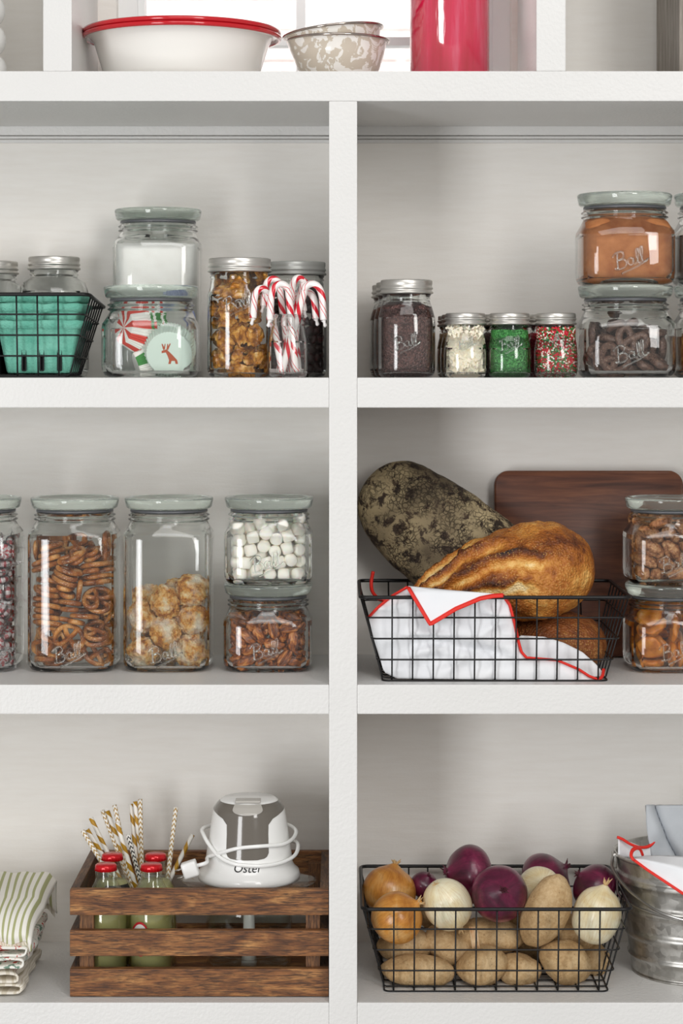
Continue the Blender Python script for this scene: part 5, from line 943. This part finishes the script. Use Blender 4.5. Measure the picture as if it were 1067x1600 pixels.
M_SLOT = plain('dark_vent_opening', '#1d1f1f', .9)
gx, gy = X(62, .05), .082
for i, (dz, lab) in enumerate(((.0, 'outermost green pulp berry carton with slots, bottom of the nest'), (.0215, 'middle green berry carton nested in the stack'), (.0345, 'innermost green berry carton, topmost rim of the stack'))):
    carton(lab, gx, gy, T2+.004+dz, .0535-.0002*i, .0415-.001*i, .068, i+1, i == 0)
bb = obj('black_box', join(box(-.12, .047, -.010, .010, 0, .056, .002)), plain('black_card', '#16161a', .7), None, (X(62, .16), .152, T2+.004)); tag(bb, 'low black box behind the green cartons in the wire basket', 'box')
bb = obj('black_tray', join(box(-.06, .03, -.05, .04, 0, .042, .002)), plain('black_plastic', '#15151c', .5), None, (gx-.081, .082, T2+.004)); tag(bb, 'black plastic block left of the green cartons at the photo edge', 'box')
# ------------------------------------------------------------------ top shelf
M_ENAMEL = plain('white_enamel', '#f0eee9', .12, Coat__Weight=.4); M_ENRED = plain('red_enamel', '#c4101f', .12, Coat__Weight=.6)
def basin(lab, cx, cy, z0, rimz, grp, s=1.0):
    o = thing('enamel_basin', lab, 'basin', (cx, cy, z0), grp); h = rimz
    obj('bowl', loft([(0, .0), (.088*s, 0), (.096*s, .003), (.102*s, .012), (.1145*s, h-.012), (.1185*s, h-.004), (.1235*s, h-.0015), (.1285*s, h-.003), (.1285*s, h-.0012), (.1235*s, h+.0004), (.117*s, h-.002), (.112*s, h-.012), (.099*s, .014), (.09*s, .003), (0, .002)], 96), M_ENAMEL, o)
    obj('rolled_rim', loft([(.1275*s, h-.0045), (.1305*s, h-.0042), (.1318*s, h-.0015), (.1305*s, h+.0012), (.1275*s, h+.0012), (.1268*s, h-.0015), (.1275*s, h-.0045)], 96), M_ENRED, o); return o
yb_ = .148; bx = X(284, yb_); rz_ = Z(33, .018)-T1
basin('white enamel basin with red rim standing on the top shelf', bx, yb_, T1, rz_, 'nested enamel basins')
basin('second white enamel basin nested inside, only its red rim showing', bx, yb_, T1+.0062, rz_, 'nested enamel basins', .998)
t = NT('speckled_enamel'); co = t.co(); n = t.noise(co, 55, 3, .55, 1.4)
M_SPECK = t.prin(t.ramp(n, [(.5, '#cfc4b4'), (.53, '#f2efe9')]), .15, Coat__Weight=.3); M_STEEL = plain('steel_rim', '#b5aca4', .15, Metallic=1.0)
def sbowl(lab, loc, rot, s):
    o = thing('speckled_bowl', lab, 'bowl', loc, 'speckled enamel bowls', rot)
    obj('bowl', loft([(a*s, b*s) for a, b in ((0, 0), (.032, 0), (.038, .004), (.054, .022), (.0605, .042), (.0635, .0575), (.0665, .0595), (.0655, .0605), (.0615, .0585), (.0585, .042), (.052, .024), (.037, .006), (0, .003))], 64), M_SPECK, o)
    obj('steel_rim', tube([(.0667*s*math.cos(2*PI*k/64), .0667*s*math.sin(2*PI*k/64), .0598*s) for k in range(64)], .0017*s, 8, True), M_STEEL, o)
yb2 = .150
sbowl('beige speckled enamel bowl with steel rim beside the red vase', (X(528.5, yb2), yb2, T1), (0, 0, 0), 1.0)
sbowl('tilted speckled enamel bowl stacked in the lower one', (X(527, yb2)+.001, yb2, T1+.0135), (0, R_(-6.5), 0), .985)
t = NT('red_vase_glass'); co = t.co(scale=(1, 1, .12)); n = t.noise(co, 38, 4, .6)
M_RVASE = t.prin(t.ramp(n, [(.3, '#d40034'), (.55, '#f21452'), (.8, '#fb7d9c')]), .1, t.bump(n, .35, .004), IOR=1.8, Coat__Weight=1.0, Coat__IOR=1.9, Transmission__Weight=.25)
yv = .13; rv = 62*S(yv)
va = obj('red_vase', loft([(0, 0), (rv*.94, 0), (rv, .003), (rv, .33), (rv*.98, .333), (rv*.93, .333), (rv*.93, .008), (0, .007)], 72), M_RVASE, None, (X(702.5, yv), yv, T1)); tag(va, 'tall glossy red glass cylinder vase in front of the window', 'vase')
# bobbly white vase, far left
prof = [(0, 0), (.040, 0)]; z = 0
for k in range(5):
    for q in range(1, 9): a = PI*q/9; prof.append((.036+.0145*math.sin(a)-.001*k, z+.039*(1-math.cos(a))/2))
    z += .039
prof += [(.022, z), (.0195, z), (.0195, z-.02), (0, z-.02)]
ws = obj('bubble_vase', loft(prof, 48), plain('white_ceramic', '#f2f1ef', .25), None, (X(-50, .13), .13, T1)); tag(ws, 'white ceramic vase of stacked bulges at the upper left edge', 'vase')
# weathered board, far right
t = NT('weathered_wood'); n = t.noise(t.co(scale=(30, 30, 2)), 6, 6, .65)
M_WEATH = t.prin(t.ramp(n, [(.3, '#6d665e'), (.5, '#8e867d'), (.7, '#aaa39b')]), .85, t.bump(n, .6, .003))
wb_ = obj('weathered_crate', box(0, .17, -.1, .1, 0, .26, .002), M_WEATH, None, (X(1050, .10), .14, T1), smooth=False); tag(wb_, 'weathered grey wooden box at the upper right edge', 'box')

# ------------------------------------------------------------------ wooden crate
t = NT('burnt_wood'); co = t.co(scale=(1, 5, 5)); g = t.noise(t.co(scale=(22, 240, 240)), 2.2, 5, .65, .5); n = t.noise(co, 14, 4, .6, .8)
M_CRATE = t.prin(t.mix(t.ramp(g, [(.42, 0.0), (.62, .85)]), t.ramp(n, [(.3, '#5c3419'), (.5, '#8f5c31'), (.72, '#bf8a52')]), '#2e1b10'), .6, t.bump(g, .5, .0014))
t = NT('burnt_wood_end'); g = t.noise(t.co(scale=(240, 22, 240)), 2.2, 5, .65, .5); n = t.noise(t.co(scale=(5, 1, 5)), 14, 4)
M_CRATEY = t.prin(t.mix(t.ramp(g, [(.42, 0.0), (.62, .85)]), t.ramp(n, [(.3, '#3d2517'), (.5, '#624028'), (.72, '#86603e')]), '#24150d'), .6, t.bump(g, .5, .0014))
t = NT('burnt_wood_post'); g = t.noise(t.co(scale=(240, 240, 22)), 2.2, 5, .65, .5)
M_CRATEZ = t.prin(t.ramp(g, [(.35, '#8a5e38'), (.6, '#4e311c'), (.75, '#2e1c11')]), .6, t.bump(g, .5, .0014))
cyf, cyb = .024, .252; kx0, kx1 = X(109, cyf), X(513.4, cyf); cr = thing('wooden_crate', 'dark brown slatted wooden crate of bottles and a chopper', 'crate', ((kx0+kx1)/2, (cyf+cyb)/2, T4))
rows = [(Z(1557, cyf), Z(1514, cyf)), (Z(1494, cyf), Z(1454, cyf)), (Z(1430, cyf), Z(1390, cyf))]
rows = [(max(a, T4+.0008), b) for a, b in rows]; th = .011
for a, b in rows:
    part('slat', box(kx0, kx1, cyf, cyf+th, a, b, .0012), M_CRATE, cr); part('slat', box(kx0, kx1, cyb-th, cyb, a, b, .0012), M_CRATE, cr)
    part('slat', box(kx0, kx0+th, cyf+th, cyb-th, a, b, .0012), M_CRATEY, cr); part('slat', box(kx1-th, kx1, cyf+th, cyb-th, a, b, .0012), M_CRATEY, cr)
zt_ = rows[2][1]
for x in (kx0+th, kx1-th-.018):
    for y in (cyf+th, cyb-th-.018): part('corner_post', box(x, x+.018, y, y+.018, rows[0][0], zt_-.012, .001), M_CRATEZ, cr)
part('bottom_board', box(kx0+th, kx1-th, cyf+th, cyb-th, T4+.001, T4+.009), M_CRATE, cr)
zf = T4+.0095
# bottles
M_BOTTLE = thin_glass('bottle_glass', (.97, .985, .97, 1)); M_CAP = plain('red_bottle_cap', '#c9121d', .22, Metallic=.25); M_LIQ = plain('pale_green_soda', '#d6d094', .15, Transmission__Weight=.5, IOR=1.1)
M_LBLW = plain('white_label', '#f2efe8', .5); M_LBLR = plain('red_label_print', '#c41a26', .5); M_LBLK = plain('black_label', '#161616', .5)
def bottle(lab, px, y, label=None):
    R = .0285; H = .1475; o = thing('soda_bottle', lab, 'bottle', (X(px, y), y, zf), 'bottles in the crate')
    obj('bottle_body', loft([(0, .003), (R*.7, .001), (R*.92, 0), (R, .004), (R, .082), (R*.99, .092), (R*.9, .104), (R*.7, .116), (R*.5, .126), (.0135, .132), (.0135, H-.006), (.0118, H-.002), (.0115, H-.006), (.0115, .131), (R*.47, .124), (R*.66, .114), (R*.86, .102), (R*.94, .09), (R*.94, .006), (0, .005)], 40), M_BOTTLE, o)
    obj('soda', loft([(0, .0055), (R*.93, .0065), (R*.93, .09), (R*.85, .101), (R*.65, .113), (0, .113)], 32), M_LIQ, o)
    v, f = loft([(.0128, H-.0075), (.0146, H-.0075), (.0138, H-.003), (.0135, H-.0008), (.012, H+.0005), (0, H+.0008)], 84)
    for q in range(84*2):
        if q % 4 in (0, 1): v[q] = (v[q][0]*.95, v[q][1]*.95, v[q][2])
    obj('bottle_cap', (v, f), M_CAP, o)
    if label == 'oval':
        def su_(x, z, off): return (x, -math.sqrt(max(0, (R+off)**2-x*x)), z)
        def disc(rx, rz, cx, cz, off): return [su_(cx, cz, off)]+[su_(cx+rx*math.cos(2*PI*k/32), cz+rz*math.sin(2*PI*k/32), off) for k in range(32)], [(0, 1+k, 1+(k+1) % 32) for k in range(32)]
        l_ = obj('oval_label', disc(.0125, .022, -.012, .058, .0004), M_LBLR, o); obj('label_ground', disc(.0105, .019, -.012, .058, .0007), M_LBLW, l_)
        td = textmesh('Y', .018, .0001); obj('label_print', ([su_(p.x-.014, p.y+.056, .0010) for p in td[0]], td[1]), M_LBLR, l_)
    if label == 'black':
        def nk(a, z, off): r_ = pl([(.092, R), (.104, R*.9), (.116, R*.7), (.126, R*.5)], z)+off; return (r_*math.sin(a), -r_*math.cos(a), z)
        l_ = obj('neck_label', grid(lambda u, v: nk(-.3+1.5*u, .094+.017*v, .0005), 20, 6), M_LBLK, o)
        td = textmesh('ETTI', .009, .0001); obj('label_print', ([nk(p.x/.021+.55, .0985+p.y, .0008) for p in td[0]], td[1]), M_LBLW, l_)
bottle('red-capped glass bottle at the front left of the crate', 165.5, .072); bottle('red-capped glass bottle at the front right of the pair', 236.6, .072, 'oval')
bottle('red-capped bottle with black neck label in the rear left', 175.5, .131, 'black'); bottle('red-capped bottle at the rear right, beside the straws', 243, .131)
# paper straws
def straw_mat(kind, c):
    t = NT('straw_'+kind+c[1:]); uv = t.N('ShaderNodeUVMap'); xyz = t.N('ShaderNodeSeparateXYZ', Vector=uv.outputs[0]); u, v = xyz.outputs[0], xyz.outputs[1]
    if kind == 'spiral': fr = t.math('FRACT', t.math('ADD', u, t.math('MULTIPLY', v, 38.0))); stops = [(0, c), (.42, '#f6f3ec')]
    else: fr = t.math('FRACT', t.math('ADD', t.math('MULTIPLY', t.math('PINGPONG', t.math('MULTIPLY', u, 4.0), .5), 1.3), t.math('MULTIPLY', v, 150.0))); stops = [(0, c), (.4, '#f6f3ec')]
    return t.prin(t.ramp(fr, stops, 'CONSTANT'), .4)
SG, CG, CB = straw_mat('spiral', '#b98a1c'), straw_mat('chevron', '#b08a3a'), straw_mat('chevron', '#1e1c1c')
def straw(lab, tx, ty, bx_, by_, m, yt, yb__):
    a, b = P(tx, ty, yt), P(bx_, by_, yb__); d = (b-a).normalized(); b = a+d*((a.z-(zf+.001))/-d.z) if d.z < -.3 else b; b.z = max(b.z, zf+.001)
    n = 24; ds = tube([(a-b)*(k/n) for k in range(n+1)], .0031, 12, caps=False); o = obj('paper_straw', ds, m, None, b); solid(o, .0006, -1); tag(o, lab, 'straw', 'paper straws in the crate')
for i, (tx, ty, bx_, by_, m, yt, yb__, lab) in enumerate((
    (129, 1298, 174, 1372, CG, .165, .17, 'gold chevron straw leaning furthest left'), (136, 1296, 181, 1372, SG, .175, .18, 'gold spiral straw second from the left'), (142, 1278, 182, 1362, SG, .195, .19, 'gold spiral straw third from the left, shorter'),
    (160, 1266, 200, 1372, CG, .215, .19, 'gold chevron straw fourth from the left'), (168, 1267, 207, 1380, SG, .21, .19, 'gold spiral straw between two chevron straws'), (179, 1258, 205, 1380, CG, .185, .18, 'tall gold chevron straw left of the middle'),
    (183, 1285, 213, 1390, SG, .18, .178, 'gold spiral straw crossing low in the middle'), (200, 1304, 220, 1380, CB, .17, .18, 'black and white chevron straw in the middle'), (205, 1256, 216, 1380, SG, .215, .2, 'gold spiral straw left of the tallest ones'),
    (211, 1252, 224, 1380, SG, .205, .2, 'tall gold spiral straw beside the tallest chevron'), (219, 1249, 222, 1380, CG, .20, .2, 'tallest gold chevron straw in the middle'), (275, 1261, 261, 1380, CG, .205, .19, 'gold chevron straw standing alone on the right'),
    (301, 1304, 266, 1372, SG, .215, .2, 'gold spiral straw leaning furthest right'))): straw(lab, tx, ty, bx_, by_, m, yt, yb__)
# chopper: glass bowl, white motor housing, smoked panel, cord
M_APW = plain('white_plastic', '#f3f3f1', .22, Coat__Weight=.3); M_SMOKE = plain('smoked_plastic', '#6b655d', .12, Coat__Weight=.5); M_BTN = plain('grey_button', '#b3afa8', .2)
ya = .140; ac = Vector((X(389, ya), ya, zf)); ap = thing('food_chopper', 'white electric food chopper wrapped in its cord, standing in the crate', 'food chopper', ac)
zb_ = Z(1388, ya-.06)-zf; sA = S(ya-.055)
obj('glass_bowl', loft([(0, .002), (.045, .001), (.050, 0), (.056, .006), (.058, .03), (.0565, .07), (.0575, zb_-.006), (.0555, zb_-.006), (.0545, .07), (.056, .03), (.054, .010), (0, .008)], 48), M_BOTTLE, ap)
obj('blade_shaft', loft([(0, .008), (.010, .008), (.008, .02), (.007, zb_-.004), (0, zb_-.004)], 20), M_APW, ap)
gl_ = loft([(.03, zb_-.005), (.0745, zb_-.005), (.0765, zb_-.002), (.0745, zb_+.001), (.03, zb_+.001), (.03, zb_-.005)], 56)
obj('clear_lid', ([(p[0]*1.17, p[1]*.85, p[2]) for p in gl_[0]], gl_[1]), M_THIN, ap)
body = [(.0665, 1385), (.0672, 1379), (.0655, 1372), (.0605, 1367), (.0575, 1360), (.0560, 1345), (.0530, 1320), (.0497, 1290), (.0472, 1268), (.0462, 1262), (.0415, 1252), (.0372, 1246)]
bz = [(r, Z(p, ya-r)-zf) if False else (r, zb_+(1385-p)*sA*(1 if p > 1361 else 1-.10*(1361-p)/115)) for r, p in body]
obj('motor_housing', loft([(0, bz[0][1]), (.060, bz[0][1])]+bz+[(.034, bz[-1][1]+.0022), (0, bz[-1][1]+.003)], 72), M_APW, ap)
brz = sorted((z_, r) for r, z_ in bz)
def bsurf(a, z_, off): r_ = pl(brz, z_)+off; return Vector((r_*math.sin(a), -r_*math.cos(a), z_))
def zpx(p): return zb_+(1385-p)*sA*(1 if p > 1361 else 1-.10*(1361-p)/115)
hw = [(zpx(1342), 14), (zpx(1341), 22), (zpx(1338), 27), (zpx(1332), 30), (zpx(1300), 31.5), (zpx(1284), 33), (zpx(1274), 42), (zpx(1267), 62), (zpx(1262), 88), (zpx(1247), 100)]
obj('smoked_panel', grid(lambda u, v: bsurf(math.radians(pl(hw, zpx(1342)+(zpx(1247)-zpx(1342))*v))*(2*u-1), zpx(1342)+(zpx(1247)-zpx(1342))*v, .0006), 40, 60), M_SMOKE, ap)
obj('button', grid(lambda u, v: bsurf(math.radians(26)*(2*u-1)*math.sqrt(max(.02, 1-max(0, (.55-v)/.55)**2)), zpx(1265)+(zpx(1246)-zpx(1265))*v, .0016), 14, 12), M_BTN, ap)
obj('button_top', box(-.0165, .0165, -.037, -.018, bz[-1][1]+.001, bz[-1][1]+.005, .0015), M_BTN, ap)
td = textmesh('Oster', .0155, .0001, .22)
mz = zpx(1361)
obj('brand_lettering', ([bsurf(p.x/.058, mz+p.y, .0006) for p in td[0]], td[1]), plain('black_print', '#1a1a1a', .5), ap, smooth=False)
cp = [(-100, 1352, 12), (-80, 1350, 7), (-62, 1345, 4), (-38, 1333, 3), (-12, 1322, 3), (20, 1319, 3), (52, 1321, 4), (80, 1317, 7), (100, 1308, 10), (135, 1306, 9), (180, 1308, 8), (225, 1308, 9), (260, 1306, 11), (283, 1312, 8), (300, 1326, 4), (322, 1340, 3), (345, 1348, 3), (375, 1351, 3), (405, 1350, 4), (432, 1344, 8), (452, 1332, 10), (480, 1334, 9), (520, 1345, 8)]
cpts = [bsurf(math.radians(a), zpx(p), .0022+.0011*(o_-3)) for a, p, o_ in cp]
cpts[0] = Vector((X(303, .085)-ac.x, .085-ya, zpx(1352)))+Vector((0, 0, 0)); cpts[1] = Vector((X(322, .085)-ac.x, .088-ya, zpx(1347)))
cord = obj('power_cord', tube(smooth_path(cpts, 6), .0026, 8), M_APW, ap)
pgp = Vector((X(298, .085)-ac.x, .083-ya, zpx(1356)))
plug = obj('plug', shift(box(-.0105, .0095, -.009, .009, -.0095, .0105, .003), pgp, Matrix.Rotation(R_(-18), 4, 'Y')), M_APW, cord)
for q in (.004, -.006): obj('prong', shift(box(-.020, -.009, -.003, .003, q-.0006, q+.0006), pgp, Matrix.Rotation(R_(-18), 4, 'Y')), plain('nickel_prong', '#c8c6c2', .25, Metallic=1.0), cord)

# ------------------------------------------------------------------ folded towels, lower left
def stripe(name, a, b, k, ax=0, wdt=.5):
    t = NT(name); xyz = t.N('ShaderNodeSeparateXYZ', Vector=t.N('ShaderNodeUVMap').outputs[0]); fr = t.math('FRACT', t.math('MULTIPLY', xyz.outputs[ax], k))
    return t.prin(t.ramp(fr, [(0, a), (wdt, b)], 'CONSTANT'), .85, t.bump(t.noise(t.co(), 900, 2), .3, .0005))
M_STG = stripe('green_striped_cotton', '#a9ab7c', '#ebe8e0', 15, 0, .38); M_BEI = stripe('beige_ticking', '#cfc6b3', '#e6e0d4', 26, 0, .4)
t = NT('leaf_print_cotton'); n = t.noise(t.co(scale=(1, 1, 1)), 85, 2, .5, 1.0); M_LEAF = t.prin(t.ramp(n, [(.36, '#6f8d7c'), (.42, '#eeece4'), (.62, '#eeece4'), (.66, '#c23a30')]), .85)
ty = .045
def towel2(lab, x1, z0, z1, ya_, yb__, m, seed, lay=3, lean=0.0):
    """folded cloth: a flattened spiral of layers whose rounded fold faces right"""
    pts = []; L_ = X(-70, ya_); hz = (z1-z0)/(2*lay)
    for k in range(lay):
        za, zb2 = z0+2*hz*k+hz*.3, z0+2*hz*k+hz*1.7; xr = x1-.004*k*(1 if seed % 2 else -1)-lean*k
        pts += [(L_, za), (L_*.4+xr*.6, za), (xr-.008, za), (xr-.001, za+hz*.25), (xr, (za+zb2)/2), (xr-.001, zb2-hz*.25), (xr-.008, zb2), (L_*.4+xr*.6, zb2), (L_, zb2)]
    pts = smooth_path([(a, 0, b) for a, b in pts], 5); N_ = len(pts)-1; o0 = Vector((x1-.05, (ya_+yb__)/2, z0))
    def g(u, v):
        p = pts[min(N_, int(u*N_+.5))]; edge = max(0, (p.x-(x1-.05))/.05)
        wv = .0035*noise.noise(Vector((p.x*30, v*5, seed+p.z*40)))*(1+edge); return Vector((p.x+wv+.006*edge*noise.noise(Vector((v*6, p.z*60, seed))), ya_+(yb__-ya_)*v+.004*noise.noise(Vector((p.x*40, p.z*90, seed))), p.z+abs(wv)*.35))-o0
    return tag(solid(obj('folded_towel', grid(g, N_, 24), m, None, o0), .0022), lab, 'towel', 'folded towels at the lower left')
towel2('beige striped towel at the bottom of the folded pile', X(33, .03), T4+.002, T4+.030, .026, .20, M_BEI, 1, 2)
towel2('white leaf-print towel in the middle of the folded pile', X(40, .04), T4+.033, T4+.062, .030, .21, M_LEAF, 2, 2)
# green striped towel draped on top: sloping front face
tl = Vector((X(20, .1), .12, T4+.064)); drp = [(.036, .066), (.033, .078), (.055, .098), (.09, .108), (.13, .1125), (.20, .1135), (.215, .108), (.215, .07)]
dp = smooth_path([(0, a, b) for a, b in drp], 6)
def strp(u, v):
    p = dp[min(len(dp)-1, int(v*(len(dp)-1)+.5))]; x = X(-90, p.y)+(X(79, .15)-.016*max(0, 1-p.y/.09)-X(-90, p.y))*u; w_ = .003*noise.noise(Vector((u*7, v*4, 6))); return Vector((x+w_, p.y+w_, T4+p.z+w_-.012*max(0, u-.93)/.07))-tl
tw = obj('folded_towel', grid(strp, 60, len(dp)-1), M_STG, None, tl); solid(tw, .0028); tag(tw, 'green and cream striped towel on top of the folded pile', 'towel', 'folded towels at the lower left')
obj('rear_fold', grid(lambda u, v: strp(u, v)+Vector((.003-.006*u, .004, -.007-.003*math.sin(v*3))), 40, len(dp)-1), M_BEI, tw)

# ------------------------------------------------------------------ galvanised bucket, lower right
t = NT('galvanised_steel'); c_ = t.N('ShaderNodeTexVoronoi', Vector=t.co(), Scale=110.0).outputs[1]; g = t.N('ShaderNodeSeparateColor', Color=c_).outputs[0]; n = t.noise(t.co(), 40, 5, .65)
M_GALV = t.prin(t.ramp(t.math('ADD', t.math('MULTIPLY', g, .3), t.math('MULTIPLY', n, .7)), [(.3, '#a3a19c'), (.5, '#b7b5b0'), (.7, '#cfcdc8')]), t.ramp(g, [(0, .32), (1, .42)]), t.bump(n, .2, .001), Metallic=.95)
yk_ = .150; bc = Vector((X(1082, yk_), yk_, T4)); bk = thing('metal_bucket', 'galvanised metal bucket with wire handle, cut off at right', 'bucket', bc)
hB = T4 and (Z(1332, yk_)-T4); r0, r1 = .079, .101; prof = [(0, .004), (r0-.004, .004), (r0-.002, 0), (r0+.001, 0), (r0+.001, .003)]
def rb(z_): return r0+(r1-r0)*z_/hB
for k in range(1, 60):
    z_ = hB*k/60; q = k/60; rid = sum(.0034*math.exp(-((q-c)/.016)**2) for c in (.16, .34, .37, .56, .60, .80, .84)); prof.append((rb(z_)+rid, z_))
prof += [(r1+.001, hB-.003), (r1+.0035, hB-.001), (r1+.003, hB+.002), (r1, hB+.002), (r1-.001, hB-.002), (r0, .006), (0, .006)]
obj('pail', loft(prof, 72), M_GALV, bk)
hp = [Vector((-r1-.003, -.005, hB-.006)), Vector((-r1-.008, -.02, hB-.022)), Vector((-r1*.9, -.055, hB-.045)), Vector((-r1*.55, -.1, hB-.062)), Vector((0, -.118, hB-.07)), Vector((r1*.55, -.1, hB-.062)), Vector((r1*.9, -.055, hB-.045)), Vector((r1+.006, -.02, hB-.022)), Vector((r1+.003, -.005, hB-.006))]
hp = [p+Vector((0, -.004, .008)) for p in hp]
obj('wire_handle', tube(smooth_path(hp, 6), .0021, 8), plain('steel_wire', '#a8a6a2', .3, Metallic=1.0), bk)
obj('wire_hoop', tube(smooth_path([(-rb(hB*.7)-.004, .0, hB*.82), (-rb(hB*.62)-.006, -.02, hB*.66), (-rb(hB*.58)*.72, -rb(hB*.58)*.75, hB*.60), (0, -rb(hB*.58)-.006, hB*.575), (rb(hB*.6), -.02, hB*.66)], 6), .0018, 8), plain('steel_hoop', '#b4b2ae', .3, Metallic=1.0), bk)
obj('handle_lug', shift(box(-.003, .003, -.010, .008, -.014, .006, .002), (-r1-.003, -.004, hB-.004)), M_GALV, bk)
# grey cloth and white napkin in the bucket
M_GREYC = grainy('grey_linen', [(.3, '#b3b8be'), (.7, '#c3c7cb')], 12, .9, .3, .0006, 900)
yg_ = .155
gt = tag(solid(obj('grey_cloth', ([Vector(p)-P(1060, 1340, yg_) for p in grid(lambda u, v: P(1011+2*math.sin(v*5)+(0 if v > .5 else 20*(.5-v))+110*u, 1258+105*(1-v), yg_+.008*noise.noise(Vector((u*3, v*3, 4)))+.012*math.exp(-((u-.12-.3*(1-v))/.06)**2)-.02*(1-v)), 40, 30)[0]], grid(lambda u, v: 0, 40, 30)[1]), M_GREYC, None, P(1060, 1340, yg_)), .006), 'folded grey linen cloth standing in the metal bucket', 'cloth')
obj('fold_layer', ([Vector(p)-P(1060, 1340, yg_) for p in grid(lambda u, v: P(1013+2*math.sin(v*5)+(0 if v > .5 else 20*(.5-v))+108*u, 1260+100*(1-v), yg_+.014+.006*noise.noise(Vector((u*3, v*3, 9)))), 30, 20)[0]], grid(lambda u, v: 0, 30, 20)[1]), M_GREYC, gt)
bn = thing('bucket_napkin', 'white napkin with red piping hanging over the bucket rim', 'napkin', (bc.x, bc.y-.05, bc.z+hB))
def bput(n, d, m, so=0): o = obj(n, ([Vector(p)-bn.location for p in d[0]], d[1]), m, bn); (solid(o, so) if so else None)
lowb = [(990, 1343), (1010, 1358), (1040, 1378), (1067, 1396), (1110, 1424)]
def bsheet(u, v):
    px = 990+118*u; a = pl(lowb, px); b = pl([(990, 1342), (1005, 1338), (1030, 1337), (1110, 1340)], px); py = b+(a-b)*v
    ang = (px-1082)*S(.05)/.104; yy = bc.y-.1085*math.cos(max(-1.2, min(1.2, ang)))-.003+.03*max(0, 1-v*3)+.002*noise.noise(Vector((px*.05, py*.05, 3))); return P(px, py, yy)
bput('hanging_sheet', grid(bsheet, 40, 20), M_LINEN, .0014)
bput('piping', tube([bsheet(k/40, 1)+Vector((0, -.0015, 0)) for k in range(41)], .0026, 8, flat=.7), M_PIPING)
def back(u, v): px = 966+60*u; b = pl([(966, 1309), (985, 1316), (1000, 1322), (1015, 1322), (1026, 1310)], px); return P(px, b+(1340-b)*v, .13+.02*u+.004*math.sin(u*6))
bput('rear_fold', grid(back, 30, 8), M_LINEN, .0014)
bput('piping', tube(smooth_path([P(964, 1308, .128), P(972, 1311, .128), P(985, 1319, .13), P(1000, 1324, .134), P(1014, 1322, .14), P(1024, 1312, .146)], 5), .0027, 8, flat=.7), M_PIPING)
bput('piping', tube(smooth_path([P(990, 1344, .055), P(986, 1337, .058), P(988, 1329, .066), P(994, 1325, .074), P(1000, 1327, .085), P(1004, 1336, .09)], 5), .0026, 8, flat=.7), M_PIPING)
bpy.context.view_layer.update()
